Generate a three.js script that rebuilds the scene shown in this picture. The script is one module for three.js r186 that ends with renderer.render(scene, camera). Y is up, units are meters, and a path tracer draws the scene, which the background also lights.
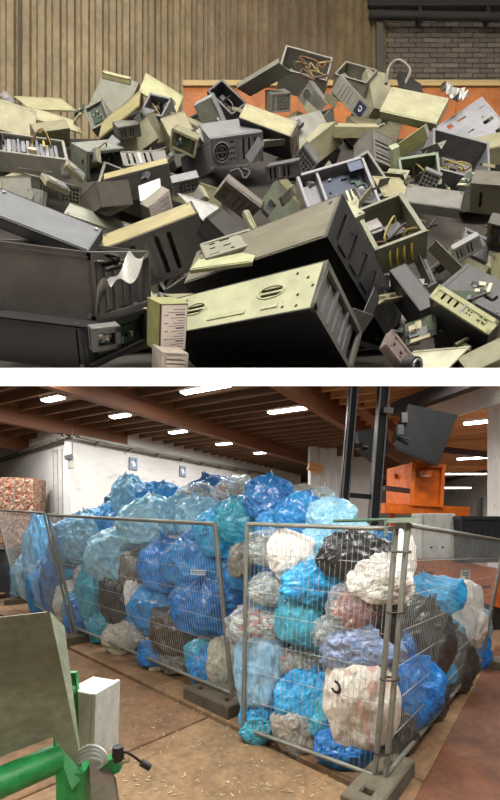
import * as THREE from 'three';
import { mergeGeometries, mergeVertices } from 'three/addons/utils/BufferGeometryUtils.js';
import { RoundedBoxGeometry } from 'three/addons/geometries/RoundedBoxGeometry.js';
import { RectAreaLightUniformsLib } from 'three/addons/lights/RectAreaLightUniformsLib.js';
import { ImprovedNoise } from 'three/addons/math/ImprovedNoise.js';

// ---------- camera, light, exposure ----------
const scene = new THREE.Scene();
const EYE = 2.02;
const camera = new THREE.PerspectiveCamera(2 * Math.atan(520 / 430) * 180 / Math.PI, 500 / 1040, 0.05, 100);
camera.position.set(0, EYE, 0);
camera.lookAt(0, EYE, -1);
camera.setViewOffset(500, 1040, 0, 0, 500, 800);   // level camera with the lens shifted up
const renderer = new THREE.WebGLRenderer();
renderer.toneMapping = THREE.LinearToneMapping;
renderer.toneMappingExposure = 1.0;
renderer.shadowMap.enabled = true;
scene.background = new THREE.Color(0x0c0d10);
RectAreaLightUniformsLib.init();
const HALL_LAMP = 135, BAY_FILL = 27, RAMP_FILL = 88;

// ---------- helpers ----------
const V = (x, y, z) => new THREE.Vector3(x, y, z);
let seed = 12345;
const rnd = () => { seed = (seed * 1664525 + 1013904223) >>> 0; return seed / 4294967296; };
const rr = (a, b) => a + (b - a) * rnd();
const used = {};
function numbered(n) { const k = used[n] = (used[n] ?? -1) + 1; return k ? `${n}_${String(k).padStart(3, '0')}` : n; }
function mesh(name, geo, mat, parent) {
  const m = new THREE.Mesh(geo, mat); m.name = name; m.castShadow = m.receiveShadow = true;
  if (parent) parent.add(m); return m;
}
function tag(o, label, category, group) { o.userData.label = label; o.userData.category = category; if (group) o.userData.group = group; return o; }
function thing(name, label, category, group) {
  const g = new THREE.Group(); g.name = numbered(name); scene.add(g); return tag(g, label, category, group);
}
function single(name, geo, mat, label, category, group) { const m = mesh(numbered(name), geo, mat, scene); return tag(m, label, category, group); }
function struct(name, geo, mat) { const m = mesh(name, geo, mat, scene); m.userData.kind = 'structure'; m.userData.label = STRUCT_LABEL[name] ?? name.replace(/_/g, ' ') + ' of the hall'; return m; }
const STRUCT_LABEL = {};
const UNIT = new THREE.BoxGeometry(1, 1, 1);
function box(name, sx, sy, sz, x, y, z, mat, parent, ry = 0) {
  const m = mesh(name, UNIT, mat, parent); m.scale.set(sx, sy, sz); m.position.set(x, y, z); m.rotation.y = ry; return m;
}
function geoBox(sx, sy, sz, x, y, z, ry = 0, rz = 0, rx = 0) {
  const g = new THREE.BoxGeometry(sx, sy, sz); g.applyMatrix4(new THREE.Matrix4().makeRotationFromEuler(new THREE.Euler(rx, ry, rz))); g.translate(x, y, z); return g;
}
function bar(a, b, w, h, roll = 0) {           // square bar between two points
  const d = b.clone().sub(a), L = d.length(), g = new THREE.BoxGeometry(w, h, L);
  const m = new THREE.Matrix4().lookAt(a, b, V(0, 1, 0)); g.applyMatrix4(m); const c = a.clone().add(b).multiplyScalar(.5); g.translate(c.x, c.y, c.z); return g;
}
function tube(pts, r, seg = 24, rad = 8) { return new THREE.TubeGeometry(new THREE.CatmullRomCurve3(pts), seg, r, rad); }
function rod(a, b, r, n = 10) {
  const L = a.distanceTo(b), g = new THREE.CylinderGeometry(r, r, L, n);
  g.applyQuaternion(new THREE.Quaternion().setFromUnitVectors(V(0, 1, 0), b.clone().sub(a).normalize()));
  const c = a.clone().add(b).multiplyScalar(.5); g.translate(c.x, c.y, c.z); return g;
}
const NZ = new ImprovedNoise();
function fbm(x, y, z, o = 4) { let s = 0, a = .5, f = 1; for (let i = 0; i < o; i++) { s += a * NZ.noise(x * f, y * f, z * f); a *= .5; f *= 2.03; } return s; }
function tex(n, fn, srgb = true, rep = 1) {       // tiling-by-mirror data texture from fn(u, v) -> [r, g, b] 0..1
  const d = new Uint8Array(n * n * 4);
  for (let j = 0; j < n; j++) for (let i = 0; i < n; i++) { const c = fn(i / n, j / n), k = (j * n + i) * 4; for (let q = 0; q < 3; q++) d[k + q] = Math.max(0, Math.min(255, c[q] * 255)); d[k + 3] = 255; }
  const t = new THREE.DataTexture(d, n, n); t.wrapS = t.wrapT = THREE.MirroredRepeatWrapping; t.magFilter = THREE.LinearFilter; t.minFilter = THREE.LinearMipmapLinearFilter; t.generateMipmaps = true;
  if (srgb) t.colorSpace = THREE.SRGBColorSpace; t.repeat.set(rep, rep); t.needsUpdate = true; return t;
}
const g1 = (v) => [v, v, v];
const dustTex = tex(256, (u, v) => { const a = fbm(u * 5, v * 5, 1.3), b = fbm(u * 22, v * 22, 4.1), s = NZ.noise(u * 70, v * 70, 9) > .52 ? .12 : 0; return g1(.9 + .16 * a + .1 * b - s); });
const plainBump = tex(256, (u, v) => g1(.5 + .5 * fbm(u * 30, v * 30, 2)), false);
const woodTex = tex(256, (u, v) => { const g = fbm(u * 3, v * 42, 2), b = fbm(u * 2, v * 5, 6); const k = .85 + .3 * g + .2 * b; return [k, k * .97, k * .94]; });
const wallTex = tex(512, (u, v) => { const a = fbm(u * 6, v * 6, 3), b = fbm(u * 40, v * 40, 8), d = Math.max(0, fbm(u * 14, v * 14, 5) - .22) * .8; const k = .95 + .07 * a + .05 * b - d; return [k, k * .995, k * .98]; });
const floorTex = tex(1024, (u, v) => {
  const a = fbm(u * 9, v * 9, 1), b = fbm(u * 60, v * 60, 2), c = fbm(u * 22, v * 22, 7), st = Math.max(0, fbm(u * 5 + 3, v * 5, 11)) * .5;
  const k = .88 + .28 * a + .22 * b + .16 * c; return [k, k * (.97 - st * .25), k * (.93 - st * .45)];
});
const floorBump = tex(512, (u, v) => g1(.5 + .35 * fbm(u * 40, v * 40, 3) + .2 * fbm(u * 8, v * 8, 9)), false);
const rustTex = tex(256, (u, v) => { const a = fbm(u * 6, v * 6, 8), b = fbm(u * 30, v * 30, 3), s = fbm(u * 3, v * 11, 5); const k = .86 + .25 * a + .18 * b; return [k, k * (.98 - .1 * Math.max(0, s)), k * (.95 - .2 * Math.max(0, s))]; });
const M = {};
function mat(hex, rough = .6, metal = 0, extra = {}) {
  const k = hex + '_' + rough + metal + JSON.stringify(Object.keys(extra)) + (extra.key ?? ''); if (M[k]) return M[k];
  const { key, ...e } = extra; return M[k] = new THREE.MeshStandardMaterial({ color: new THREE.Color(hex), roughness: rough, metalness: metal, map: dustTex, ...e });
}
const caseMat = (hex) => mat(new THREE.Color(hex).multiplyScalar(.7).getHex(), .55, 0, { bumpMap: plainBump, bumpScale: .0003 });
const steel = mat('#8c8e90', .4, .7), galv = mat('#8d918c', .5, .35, { map: rustTex, key: 'galv' });
// ---------- the tall bay with the heap of computers ----------
const bayWhite = mat('#dfe1e3', .85, 0, { map: wallTex, key: 'ww' }), baySteel = mat('#5a5047', .8);
const P2 = (pts) => { const s = new THREE.Shape(); pts.forEach(([a, b], i) => i ? s.lineTo(a, b) : s.moveTo(a, b)); return s; };
function prismX(pts, x0, x1) {                     // outline in (depth, height), extruded along x
  const g = new THREE.ExtrudeGeometry(P2(pts), { depth: x1 - x0, bevelEnabled: false });
  g.applyMatrix4(new THREE.Matrix4().set(0, 0, 1, x0, 0, 1, 0, 0, -1, 0, 0, 0, 0, 0, 0, 1)); return g;
}
Object.assign(STRUCT_LABEL, { trim_1: 'white painted edge beam along the front of the raised tipping ramp', ramp_floor: 'sloping concrete tipping ramp under the heap of computers', wall_bay_back: 'brown corrugated sheet wall behind the heap', wall_bay_brick: 'grey painted brick wall at the right behind the heap', wall_bay_board: 'orange push wall board with pale top rail behind the heap',
  wall_left: 'white painted wall beyond the bales', wall_long: 'white painted wall behind the pen of bags', floor: 'worn brown concrete floor of the sorting hall', ceiling: 'dark timber ceiling with joists and glued beams' });
const rampTop = [[1.0, 2.366], [1.7, 2.61], [2.0, 2.82], [2.4, 3.22], [3.0, 4.22], [3.7, 5.3], [4.3, 5.75], [6.75, 5.75]];
const rampMat = mat('#3a3733', .9, 0, { map: rustTex, key: 'ramp' });
struct('ramp_floor', prismX([...rampTop, [6.75, 5.35], [4.4, 5.35], [3.8, 5.15], [3.05, 4.05], [2.45, 3.12], [2.05, 2.76], [1.75, 2.585], [1.0, 2.342]], -3.4, 4.2), rampMat);
struct('trim_1', prismX([[.95, 2.316], [.95, 2.356], [1.01, 2.376], [1.01, 2.346]], -3.4, 4.2), mat('#f8f8f8', .7, 0, { map: null, key: 'lip' }));
for (const [n, x] of [['wall_bay_left', -3.45], ['wall_bay_right', 4.25]]) {
  const w = struct(n, prismX([[1.0, 2.342], [1.75, 2.585], [2.05, 2.76], [2.45, 3.12], [3.05, 4.05], [3.8, 5.15], [4.4, 5.35], [6.75, 5.35], [6.75, 10.8], [-3.6, 10.8], [-3.6, 5.0], [1.0, 5.0]], x - .05, x + .05), bayWhite);
}
struct('ceiling_bay', geoBox(7.9, .15, 10.6, .4, 10.85, -1.6), bayWhite);
// corrugated wall: separate sheets, each pressed with trapezoid ribs
{
  const w = new THREE.Group(); w.name = 'wall_bay_back'; w.userData = { kind: 'structure', label: STRUCT_LABEL.wall_bay_back }; scene.add(w);
  const A = V(-2.67, 0, -4.6), dir = V(1.87 + 2.67, 0, -1.85).normalize(), nrm = V(-dir.z, 0, dir.x).multiplyScalar(-1), pitch = .15;
  if (nrm.z < 0) nrm.multiplyScalar(-1);
  const sheet = (nr, y0, y1) => {
    const pr = [[0, 0], [.045, 0], [.065, .045], [.128, .045], [.15, 0]], pos = [], idx = [];
    for (let k = 0; k < nr; k++) for (let i = 0; i < 5; i++) { if (k && !i) continue; const s = pr[i][0] + k * pitch, d = pr[i][1]; const p = dir.clone().multiplyScalar(s).addScaledVector(nrm, d); pos.push(p.x, y0, p.z, p.x, y1, p.z); }
    const n = pos.length / 6; for (let i = 0; i < n - 1; i++) idx.push(2 * i, 2 * i + 2, 2 * i + 1, 2 * i + 1, 2 * i + 2, 2 * i + 3);
    const g = new THREE.BufferGeometry(); g.setAttribute('position', new THREE.Float32BufferAttribute(pos, 3)); g.setIndex(idx);
    const uv = []; for (let i = 0; i < n; i++) uv.push(i * .03, 0, i * .03, 2); g.setAttribute('uv', new THREE.Float32BufferAttribute(uv, 2));
    const f = g.toNonIndexed(); f.computeVertexNormals(); return f;
  };
  const sg = sheet(7, 5.2, 10.8), tones = ['#85785a', '#827558', '#7d6f58', '#776956'].map((c) => mat(c, .65, 0, { side: THREE.DoubleSide, key: c, map: rustTex }));
  for (let k = -1; k < 6; k++) { const m = mesh('corrugated_sheet', sg, tones[(k + 4) % 4], w); const p = A.clone().addScaledVector(dir, k * 7 * pitch); m.position.set(p.x, 0, p.z); }
  for (const s of [.18, 1.62]) { const p = A.clone().addScaledVector(dir, s).addScaledVector(nrm, .035); mesh('cable', rod(V(p.x, 5.4, p.z), V(p.x, 10.8, p.z), .012), mat('#4a443c', .7), w); }
  const pm = A.clone().addScaledVector(dir, 1.9).addScaledVector(nrm, .035);
  box('junction_box', .07, .3, .05, pm.x - .02, 9.2, pm.z, mat('#6e6350', .7), w, .4);
  // backing so that the sheet closes the bay
  const e = A.clone().addScaledVector(dir, 4.9), s0 = A.clone().addScaledVector(dir, -.8);
  mesh('wall_backing', bar(V(s0.x, 8, s0.z).addScaledVector(nrm, -.06), V(e.x, 8, e.z).addScaledVector(nrm, -.06), .06, 5.6), baySteel, w);
}
{ // painted brick wall
  const w = new THREE.Group(); w.name = 'wall_bay_brick'; w.userData = { kind: 'structure', label: STRUCT_LABEL.wall_bay_brick }; scene.add(w);
  box('mortar', 2.5, 5.6, .2, 2.98, 8, -6.63, mat('#4d4740', .95), w);
  const bg = new RoundedBoxGeometry(.205, .066, .03, 1, .006), ms = ['#7a7066', '#746a60', '#80766b', '#6d645b'].map((c) => mat(c, .9));
  for (let r = 0; r < 36; r++) for (let c = 0; c < 12; c++) { const x = 1.86 + c * .216 + (r % 2) * .108; if (x > 4.15) continue; const m = mesh('brick', bg, ms[Math.floor(rnd() * 4)], w); m.position.set(x, 8.06 + r * .0765, -6.523 + rr(-.003, .004)); }
  const sb = mat('#2f2c2b', .7);
  box('steel_beam', 2.5, .2, .16, 2.98, 9.66, -6.38, sb, w); box('steel_post', .1, 5.4, .1, 1.92, 8, -6.4, mat('#5d564d', .8), w);
  mesh('pipe', rod(V(1.75, 9.42, -6.3), V(4.2, 9.38, -6.3), .05, 14), sb, w);
  for (const x of [2.5, 3.5]) box('pipe_bracket', .05, .3, .1, x, 9.5, -6.36, sb, w);
}
{ // orange push wall
  const w = new THREE.Group(); w.name = 'wall_bay_board'; w.userData = { kind: 'structure', label: STRUCT_LABEL.wall_bay_board }; scene.add(w);
  const om = mat('#a8642c', .7, 0, { map: rustTex, key: 'push' });
  for (let k = 0; k < 5; k++) box('orange_board', .985, 1.3, .09, -.235 + k * .99, 6.05 + .02, -4.72, om, w);
  box('top_rail', 4.95, .06, .14, 1.75, 6.75, -4.72, mat('#a89060', .7), w);
}
// unseen lamps added above and behind the viewer, fill for heap and back wall
for (const [x, y, z, n] of [[-1.7, 7.4, 2.3, 'added square fill lamp at the corrugated wall side'], [1.5, 7.4, 2.3, 'added square fill lamp at the brick wall side'], [-.9, 10.4, -2.2, 'added square fill lamp hanging high above the heap']]) {
  const l = thing('bay_fill_lamp', n, 'lamp');
  l.position.set(x, y, z); if (z > 0) l.rotation.x = .6;
  box('housing', 2.3, .12, 2.3, 0, .07, 0, steel, l); box('diffuser', 2.2, .02, 2.2, 0, 0, 0, new THREE.MeshStandardMaterial({ color: 0xffffff, emissive: 0xfff9f0, emissiveIntensity: 3 }), l);
  mesh('suspension', z > 0 ? bar(V(0, .12, 0), V(0, .9, .95), .06, .06) : rod(V(0, .1, 0), V(0, 10.75 - y, 0), .015), steel, l);
  const a = new THREE.RectAreaLight(0xfff9f0, z < 0 ? BAY_FILL * .3 : BAY_FILL, 2.2, 2.2); a.position.set(0, -.03, 0); a.rotation.x = -Math.PI / 2; l.add(a);
}

// ----- computer parts: every face is laid out in its own frame (u, v along the face, w outward) -----
const boardGreen = mat('#23402c', .5), boardBlue = mat('#2c3a50', .5), cream = mat('#c9c0a0', .6), yellow = mat('#b9a23a', .6), black = mat('#141415', .5);
const cable = [mat('#5a3a22', .7), mat('#8a7a3a', .7), mat('#3a2a26', .7), mat('#7d7568', .7), mat('#2a2a2c', .6), mat('#a08a4a', .7)];
const stickerTex = (() => {
  const c = document.createElement('canvas'); c.width = 256; c.height = 384; const x = c.getContext('2d'); x.fillStyle = '#e4dad4'; x.fillRect(0, 0, 256, 384); x.fillStyle = '#55484a';
  for (let i = 0; i < 15; i++) { const w = 60 + ((i * 73) % 120); x.fillRect(22, 24 + i * 23, w, i % 5 === 2 ? 12 : 5); if (i % 3 === 0) x.fillRect(190, 24 + i * 23, 40, 7); }
  const t = new THREE.CanvasTexture(c); t.colorSpace = THREE.SRGBColorSpace; return t;
})();
const stickerMat = new THREE.MeshStandardMaterial({ map: stickerTex, roughness: .6 });
const badgeTex = (() => {
  const c = document.createElement('canvas'); c.width = c.height = 128; const x = c.getContext('2d'); x.fillStyle = '#272c44'; x.fillRect(0, 0, 128, 128); x.strokeStyle = '#cfd3da'; x.lineWidth = 13; x.beginPath(); x.arc(66, 66, 24, .5, 4.6); x.stroke(); x.beginPath(); x.arc(62, 54, 12, 3, 7); x.stroke();
  const t = new THREE.CanvasTexture(c); t.colorSpace = THREE.SRGBColorSpace; return t;
})();
const badgeMat = new THREE.MeshStandardMaterial({ map: badgeTex, roughness: .5 });
const T = .004;
const ringGeo = new THREE.TorusGeometry(1, .08, 5, 28), discGeo = new THREE.CylinderGeometry(1, 1, 1, 24).rotateX(Math.PI / 2), screwGeo = new THREE.CylinderGeometry(.006, .006, .004, 8).rotateX(Math.PI / 2);
function face(g, fr, kind, m, depth) {
  const { lu, lv } = fr, f = new THREE.Group(); f.matrixAutoUpdate = false; f.matrix.copy(fr.m);
  const put = (name, su, sv, sw, u, v, w, mt, parent) => { const o = mesh(name, UNIT, mt, null); o.scale.set(su, sv, sw); o.position.set(u, v, w); o.updateMatrix(); o.applyMatrix4(fr.m); if (parent) { parent.updateMatrix(); o.applyMatrix4(parent.matrix.clone().invert()); } (parent ?? g).add(o); return o; };
  const putG = (name, geo, s, u, v, w, mt) => { const o = mesh(name, geo, mt, g); o.scale.setScalar(s); o.position.set(u, v, w); o.applyMatrix4(fr.m); return o; };
  const many = (name, list, mt) => { const o = mesh(name, mergeGeometries(list), mt, g); o.applyMatrix4(fr.m); return o; };
  const gb = (su, sv, sw, u, v, w) => geoBox(su, sv, sw, u, v, w);
  const panel = (nm = 'panel') => put(nm, lu, lv, T, lu / 2, lv / 2, -T / 2, m);
  const rim = (w = .018, mt = m) => { put('rim', lu, w, .012, lu / 2, w / 2, -.004, mt); put('rim', lu, w, .012, lu / 2, lv - w / 2, -.004, mt); put('rim', w, lv, .012, w / 2, lv / 2, -.004, mt); put('rim', w, lv, .012, lu - w / 2, lv / 2, -.004, mt); };
  const L = Math.max(lu, lv), S = Math.min(lu, lv), D = Math.max(.03, depth);
  const along = (s, t) => lu >= lv ? [s * lu, t * lv] : [t * lu, s * lv];   // s runs along the long side
  const size = (a, b) => lu >= lv ? [a, b] : [b, a];
  const R4 = (u, v, a, b) => [u - a / 2, v - b / 2, u + a / 2, v + b / 2];
  const holed = (name, rects, circles = [], th = T, w0 = -T) => {      // a sheet with real openings into the hollow case
    const clip = (x, hi) => Math.max(.0015, Math.min(hi - .0015, x)), sh = new THREE.Shape(); sh.moveTo(0, 0); sh.lineTo(lu, 0); sh.lineTo(lu, lv); sh.lineTo(0, lv); sh.closePath();
    for (const [x0, y0, x1, y1] of rects) { const a = clip(x0, lu), c = clip(x1, lu), d = clip(y0, lv), e = clip(y1, lv); if (c - a < .001 || e - d < .001) continue; const h = new THREE.Path(); h.moveTo(a, d); h.lineTo(a, e); h.lineTo(c, e); h.lineTo(c, d); h.closePath(); sh.holes.push(h); }
    for (const [x, y, r] of circles) { const h = new THREE.Path(); h.absarc(x, y, r, 0, 6.2832, true); sh.holes.push(h); }
    const ge = new THREE.ExtrudeGeometry(sh, { depth: th, bevelEnabled: false, curveSegments: 20 }), o = mesh(name, ge, m, g); o.position.z = w0; o.updateMatrix(); o.applyMatrix4(fr.m); return o;
  };
  if (kind === 'p' || kind === 'k' || kind === 'l' || kind === 'y') {
    panel();
    if (S > .1 && kind !== 'l') {                       // folded seam, screws
      const [a, b] = size(L * .96, .003); const [u, v] = along(.5, .06); put('seam', a, b, .003, u, v, .0005, m);
      for (const q of [.05, .95]) { const [u2, v2] = along(q, .9); putG('screw', screwGeo, 1, u2, v2, .001, steel); }
    }
  }
  if (kind === 'h') { const list = []; for (let i = 0; i < 3; i++) for (let j = 0; j < 3; j++) { const s = rr(.012, lu * .2), t = rr(.006, lv * .1); list.push(R4((i + rr(.35, .65)) / 3 * lu, (j + rr(.35, .65)) / 3 * lv, s, t)); } holed('punched_plate', list); rim(.012); }
  if (kind === 'v') {
    const list = [];
    for (const s of [.2, .72]) {
      const [u, v] = along(s, .55), o = putG('handle_vent', ringGeo, 1, u, v, .001, m); o.scale.multiply(lu >= lv ? V(S * .3, S * .14, .02) : V(S * .14, S * .3, .02));
      for (const t of [-.055, .055]) { const [a, b] = size(S * .46, S * .07), [u1, v1] = along(s, .55 + t); list.push(R4(u1, v1, a, b)); }
    }
    for (const [s, t] of [[.82, .15], [.9, .12], [.85, .85], [.92, .7], [.96, .5], [.06, .2], [.1, .85], [.89, .36]]) { const [u, v] = along(s, t); list.push(R4(u, v, .008, .008)); }
    holed('vented_panel', list);
    for (const [s, w] of [[.46, .26], [.74, .1]]) { const [u, v] = along(s, .22), [a, b] = size(L * w, S * .09); put('embossed_strip', a, b, .003, u, v, .001, m); }
  }
  if (kind === 'l') put('sticker', lu * .94, lv * .94, .001, lu / 2, lv / 2, .001, stickerMat);
  if (kind === 'y') for (let i = 0; i < 4; i++) { const u = lu * (.3 + i * .14), v = lv * .5; const o = mesh('yellow_wire', tube([V(u, v - .03, .002), V(u + .004, v, .014), V(u - .003, v + .03, .002)], .004, 8, 6), yellow, g); o.applyMatrix4(fr.m); }
  if (kind === 'f' || kind === 'b') {
    if (kind === 'f') {
      const list = []; for (let i = 0; i < 6; i++) { const [u, v] = along(.78 + i * .03, .5), [a, b] = size(L * .012, S * .6); list.push(R4(u, v, a, b)); }
      for (let i = 0; i < 4; i++) { const [u, v] = along(.085 + i * .15, .5), [a, b] = size(L * .02, S * .6); list.push(R4(u, v, a, b)); }
      holed('bezel', list, [], .014, -.01);
      for (let i = 0; i < 4; i++) { const [u, v] = along(.155 + i * .15, .5), [a, b] = size(L * .1, S * .72), o = put('drive_bay', a, b, .008, u, v, .004, m), [a2, b2] = size(L * .014, S * .1), [u2, v2] = along(.185 + i * .15, .3); put('eject_button', a2, b2, .005, u2, v2, .009, m, o); }
      const [ub, vb] = along(.72, .3); putG('power_button', discGeo, 1, ub, vb, .006, m).scale.set(S * .09, S * .09, .012);
    } else {
      const list = []; for (const e of [.07, .93]) for (let i = 0; i < 8; i++) { const [u, v] = along(e + (i - 3.5) * .012, .5), [a, b] = size(L * .005, S * .6); list.push(R4(u, v, a, b)); }
      const [a, b] = size(L * .5, S * .08), [u, v] = along(.5, .72); list.push(R4(u, v, a, b)); holed('bezel', list, [], .014, -.01);
    }
  }
  if (kind === 'r') {
    const [u, v] = along(.8, .5), Rr = Math.min(S * .34, L * .15), list = [];
    for (let i = 0; i < 4; i++) { const [u1, v1] = along(.16 + i * .11, .5), [a, b] = size(L * .035, S * .7); if (i === 3) put('slot_cover', a, b, .003, u1, v1, .001, steel); else list.push(R4(u1, v1, a, b)); }
    for (let i = 0; i < 8; i++) { const [u1, v1] = along(.57 + (i % 2) * .05, .2 + Math.floor(i / 2) * .19), [a, b] = size(L * .03, S * .09); list.push(R4(u1, v1, a, b)); }
    holed('rear_panel', list, [[u, v, Rr]]); rim(.01);
    for (const k of [.35, .68, 1]) putG('fan_ring', ringGeo, Rr * k, u, v, .001, m); put('fan_strut', Rr * 2, .004, .004, u, v, 0, m); put('fan_strut', .004, Rr * 2, .004, u, v, 0, m);
  }
  if (kind === 'g') {
    const list = [], n = Math.max(3, Math.min(16, Math.round(L / .024))), k = Math.max(2, Math.min(8, Math.round(S / .024))), [ca, cb] = [L * .88 / n * .62, S * .8 / k * .62];
    for (let i = 0; i < n; i++) for (let j = 0; j < k; j++) { const [u, v] = along((i + .5) / n * .88 + .06, (j + .5) / k * .8 + .1), [a, b] = size(ca, cb); if (i % 6 === 5) continue; list.push(R4(u, v, a, b)); } holed('grille_panel', list); rim(.008);
  }
  if (kind === 's') { const list = []; for (let i = 0; i < 5; i++) { const [u, v] = along(.34 + i * .13, .5), [a, b] = size(L * .05, S * .74); if (i === 2) put('slot_cover', a, b, .003, u, v, .001, steel); else list.push(R4(u, v, a, b)); } holed('slotted_panel', list); rim(.008); }
  if (kind === 'e') {
    const list = []; for (let i = 0; i < 4; i++) { const [u2, v2] = along(.55 + i * .09, .5), [a, b] = size(L * .012, S * .8); list.push(R4(u2, v2, a, b)); } holed('bezel', list, [], .016, -.011);
    const [u, v] = along(.22, .5), bd = put('blue_badge', S * .72, S * .72, .004, u, v, .006, badgeMat); bd.userData.label = 'dark blue square badge with white swirl';
  }
  if ('omdtx'.includes(kind)) {
    rim(kind === 'x' ? .012 : .015);
    const dk = -D * .9;
    if (kind === 'o') {
      const n = 3; for (let i = 0; i < n; i++) { const a = lu * rr(.15, .32), b = lv * rr(.15, .34), h = D * rr(.25, .6); put(['drive_cage', 'power_supply_unit', 'metal_bracket'][i], a, b, h, rr(.25, .75) * lu, rr(.25, .75) * lv, dk + h / 2 + .004, [mat('#55555a', .5, .4), mat('#6d6d6c', .5, .4), mat('#8f8d88', .45, .3)][i]); }
      for (let i = 0; i < 4; i++) { const u = rr(.2, .8) * lu, v = rr(.2, .8) * lv; const o = mesh('loose_cable', tube([V(u, v, dk * .8), V(u + rr(-.06, .06), v + rr(-.06, .06), dk * .25), V(u + rr(-.1, .1) * 1.2, v + rr(-.08, .08), dk * .35), V(rr(.15, .85) * lu, rr(.2, .8) * lv, dk * .7)], .005, 16, 5), cable[Math.floor(rnd() * 6)], g); o.applyMatrix4(fr.m); }
    }
    if (kind === 'm') {
      const b = put('motherboard', lu * .62, lv * .86, .003, lu * .37, lv * .5, dk * .35, boardBlue);
      for (let i = 0; i < 3; i++) put('card_slot', lu * .035, lv * .32, .012, lu * (.2 + i * .075), lv * .6, dk * .35 + .008, cream, b);
      for (let i = 0; i < 22; i++) put('chip', rr(.008, .035), rr(.008, .03), rr(.004, .014), lu * rr(.1, .64), lv * rr(.12, .9), dk * .35 + .006, [black, steel, boardGreen, mat('#7c8292', .4, .5)][i % 4], b);
      put('divider', .014, lv, .05, lu * .7, lv / 2, -.03, m); put('drive_tray', lu * .24, lv * .7, .04, lu * .85, lv * .5, dk * .4, mat('#77777c', .45, .4));
      put('cover_plate', lu * .2, lv * .2, .004, lu * .15, lv * .12, -.004, mat('#4a5670', .5));
    }
    if (kind === 'd') {
      const n = 3; for (let i = 0; i < n; i++) { const [u, v] = along(.2 + i * .28, .5), [a, b] = size(L * .2, S * .74); const o = put('drive_unit', a, b, D * .4, u, v, -D * .22, mat('#6f6f6d', .45, .45)); const [a2, b2] = size(L * .03, S * .6); put('drive_latch', a2, b2, .006, u, v, -D * .02 + .002, steel, o); }
      for (const q of [.33, .62]) { const [a, b] = size(.012, S), [u, v] = along(q, .5); put('cage_strut', a, b, .02, u, v, -.01, steel); }
    }
    if (kind === 't') {
      for (let i = 0; i < 12; i++) { const o = put('ribbon_cable', lu * rr(.03, .06), lv * rr(.55, .8), .004, lu * (.1 + i * .068), lv * .52, -.012 - rnd() * .02, [mat('#7d8088', .6), mat('#8d8f96', .6), mat('#6a6c70', .6), mat('#74767e', .6)][i % 4]); }
      put('yellow_plug', lu * .03, lv * .3, .02, lu * .68, lv * .6, 0, yellow); put('white_plug', lu * .12, lv * .12, .02, lu * .5, lv * .25, 0, cream); put('black_clip', lu * .02, lv * .3, .02, lu * .1, lv * .6, 0, black);
    }
    if (kind === 'x') {
      put('backing_plate', lu, lv, T, lu / 2, lv / 2, -.02, m); const b = put('circuit_board', lu * .5, lv * .6, .004, lu * .55, lv * .5, -.012, boardGreen); b.userData.label = 'small green circuit board';
      for (let i = 0; i < 8; i++) put('chip', rr(.006, .02), rr(.006, .016), .008, lu * rr(.34, .76), lv * rr(.26, .74), -.007, [black, steel, cream][i % 3], b);
      put('connector', lu * .12, lv * .7, .02, lu * .15, lv * .5, -.008, black);
    }
  }
}
function crumple(s, k) {
  const g = new THREE.PlaneGeometry(s, s * .8, 10, 8), p = g.attributes.position;
  for (let i = 0; i < p.count; i++) { const x = p.getX(i) / s, y = p.getY(i) / s; p.setZ(i, s * .45 * (Math.abs(fbm(x * 3 + k * 7, y * 3, k)) * 2 - .3)); }
  const b = g.clone(); const q = b.attributes.position; for (let i = 0; i < q.count; i++) q.setZ(i, q.getZ(i) - .003); const ix = b.index.array; for (let i = 0; i < ix.length; i += 3) [ix[i], ix[i + 1]] = [ix[i + 1], ix[i]];
  const f = mergeGeometries([g, b]).toNonIndexed(); f.computeVertexNormals(); return f;
}
const CATEGORY = { desktop_case: 'computer case', case_side_panel: 'metal panel', power_supply: 'power supply', drive_cage: 'drive', optical_drive: 'drive' };
function unit(name, faces, cols, p, q, d, s, label, group) {
  const g = thing(name, label, CATEGORY[name], group); g.position.set(...p); g.quaternion.set(...q);
  const [la, lb, lc] = d, X = V(1, 0, 0), Y = V(0, 1, 0), Z = V(0, 0, s), O = V(-la / 2, -lb / 2, -s * lc / 2);
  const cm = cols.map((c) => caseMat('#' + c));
  const frame = (u, lu, v, lv, out, o) => {           // right-handed frame at the corner
    let uu = u.clone(), oo = o.clone(); if (new THREE.Vector3().crossVectors(u, v).dot(out) < 0) { oo.addScaledVector(u, lu); uu.negate(); }
    return { lu, lv, m: new THREE.Matrix4().makeBasis(uu, v, out).setPosition(oo) };
  };
  const nX = X.clone().negate(), nY = Y.clone().negate(), nZ = Z.clone().negate();
  face(g, frame(X, la, Y, lb, nZ, O), faces[0], cm[0], lc);
  if (lc < .03) { // a loose sheet: give it its folded edges
    if (lc > .005) { box('folded_edge', la, .004, lc, 0, -lb / 2, 0, cm[0], g); box('folded_edge', la, .004, lc, 0, lb / 2, 0, cm[0], g); box('folded_edge', .004, lb, lc, la / 2, 0, 0, cm[0], g); }
    return g;
  }
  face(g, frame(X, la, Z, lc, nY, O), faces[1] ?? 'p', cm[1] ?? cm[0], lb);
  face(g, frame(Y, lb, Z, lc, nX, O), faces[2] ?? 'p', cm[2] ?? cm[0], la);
  const E = V(la / 2, lb / 2, s * lc / 2), hid = cm[1] ?? cm[0];
  box('back_panel', la, lb, T, 0, 0, s * (lc / 2 - T / 2), hid, g); box('base_panel', la, T, lc, 0, lb / 2 - T / 2, 0, hid, g); box('end_panel', T, lb, lc, la / 2 - T / 2, 0, 0, hid, g);
  return g;
}
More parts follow.
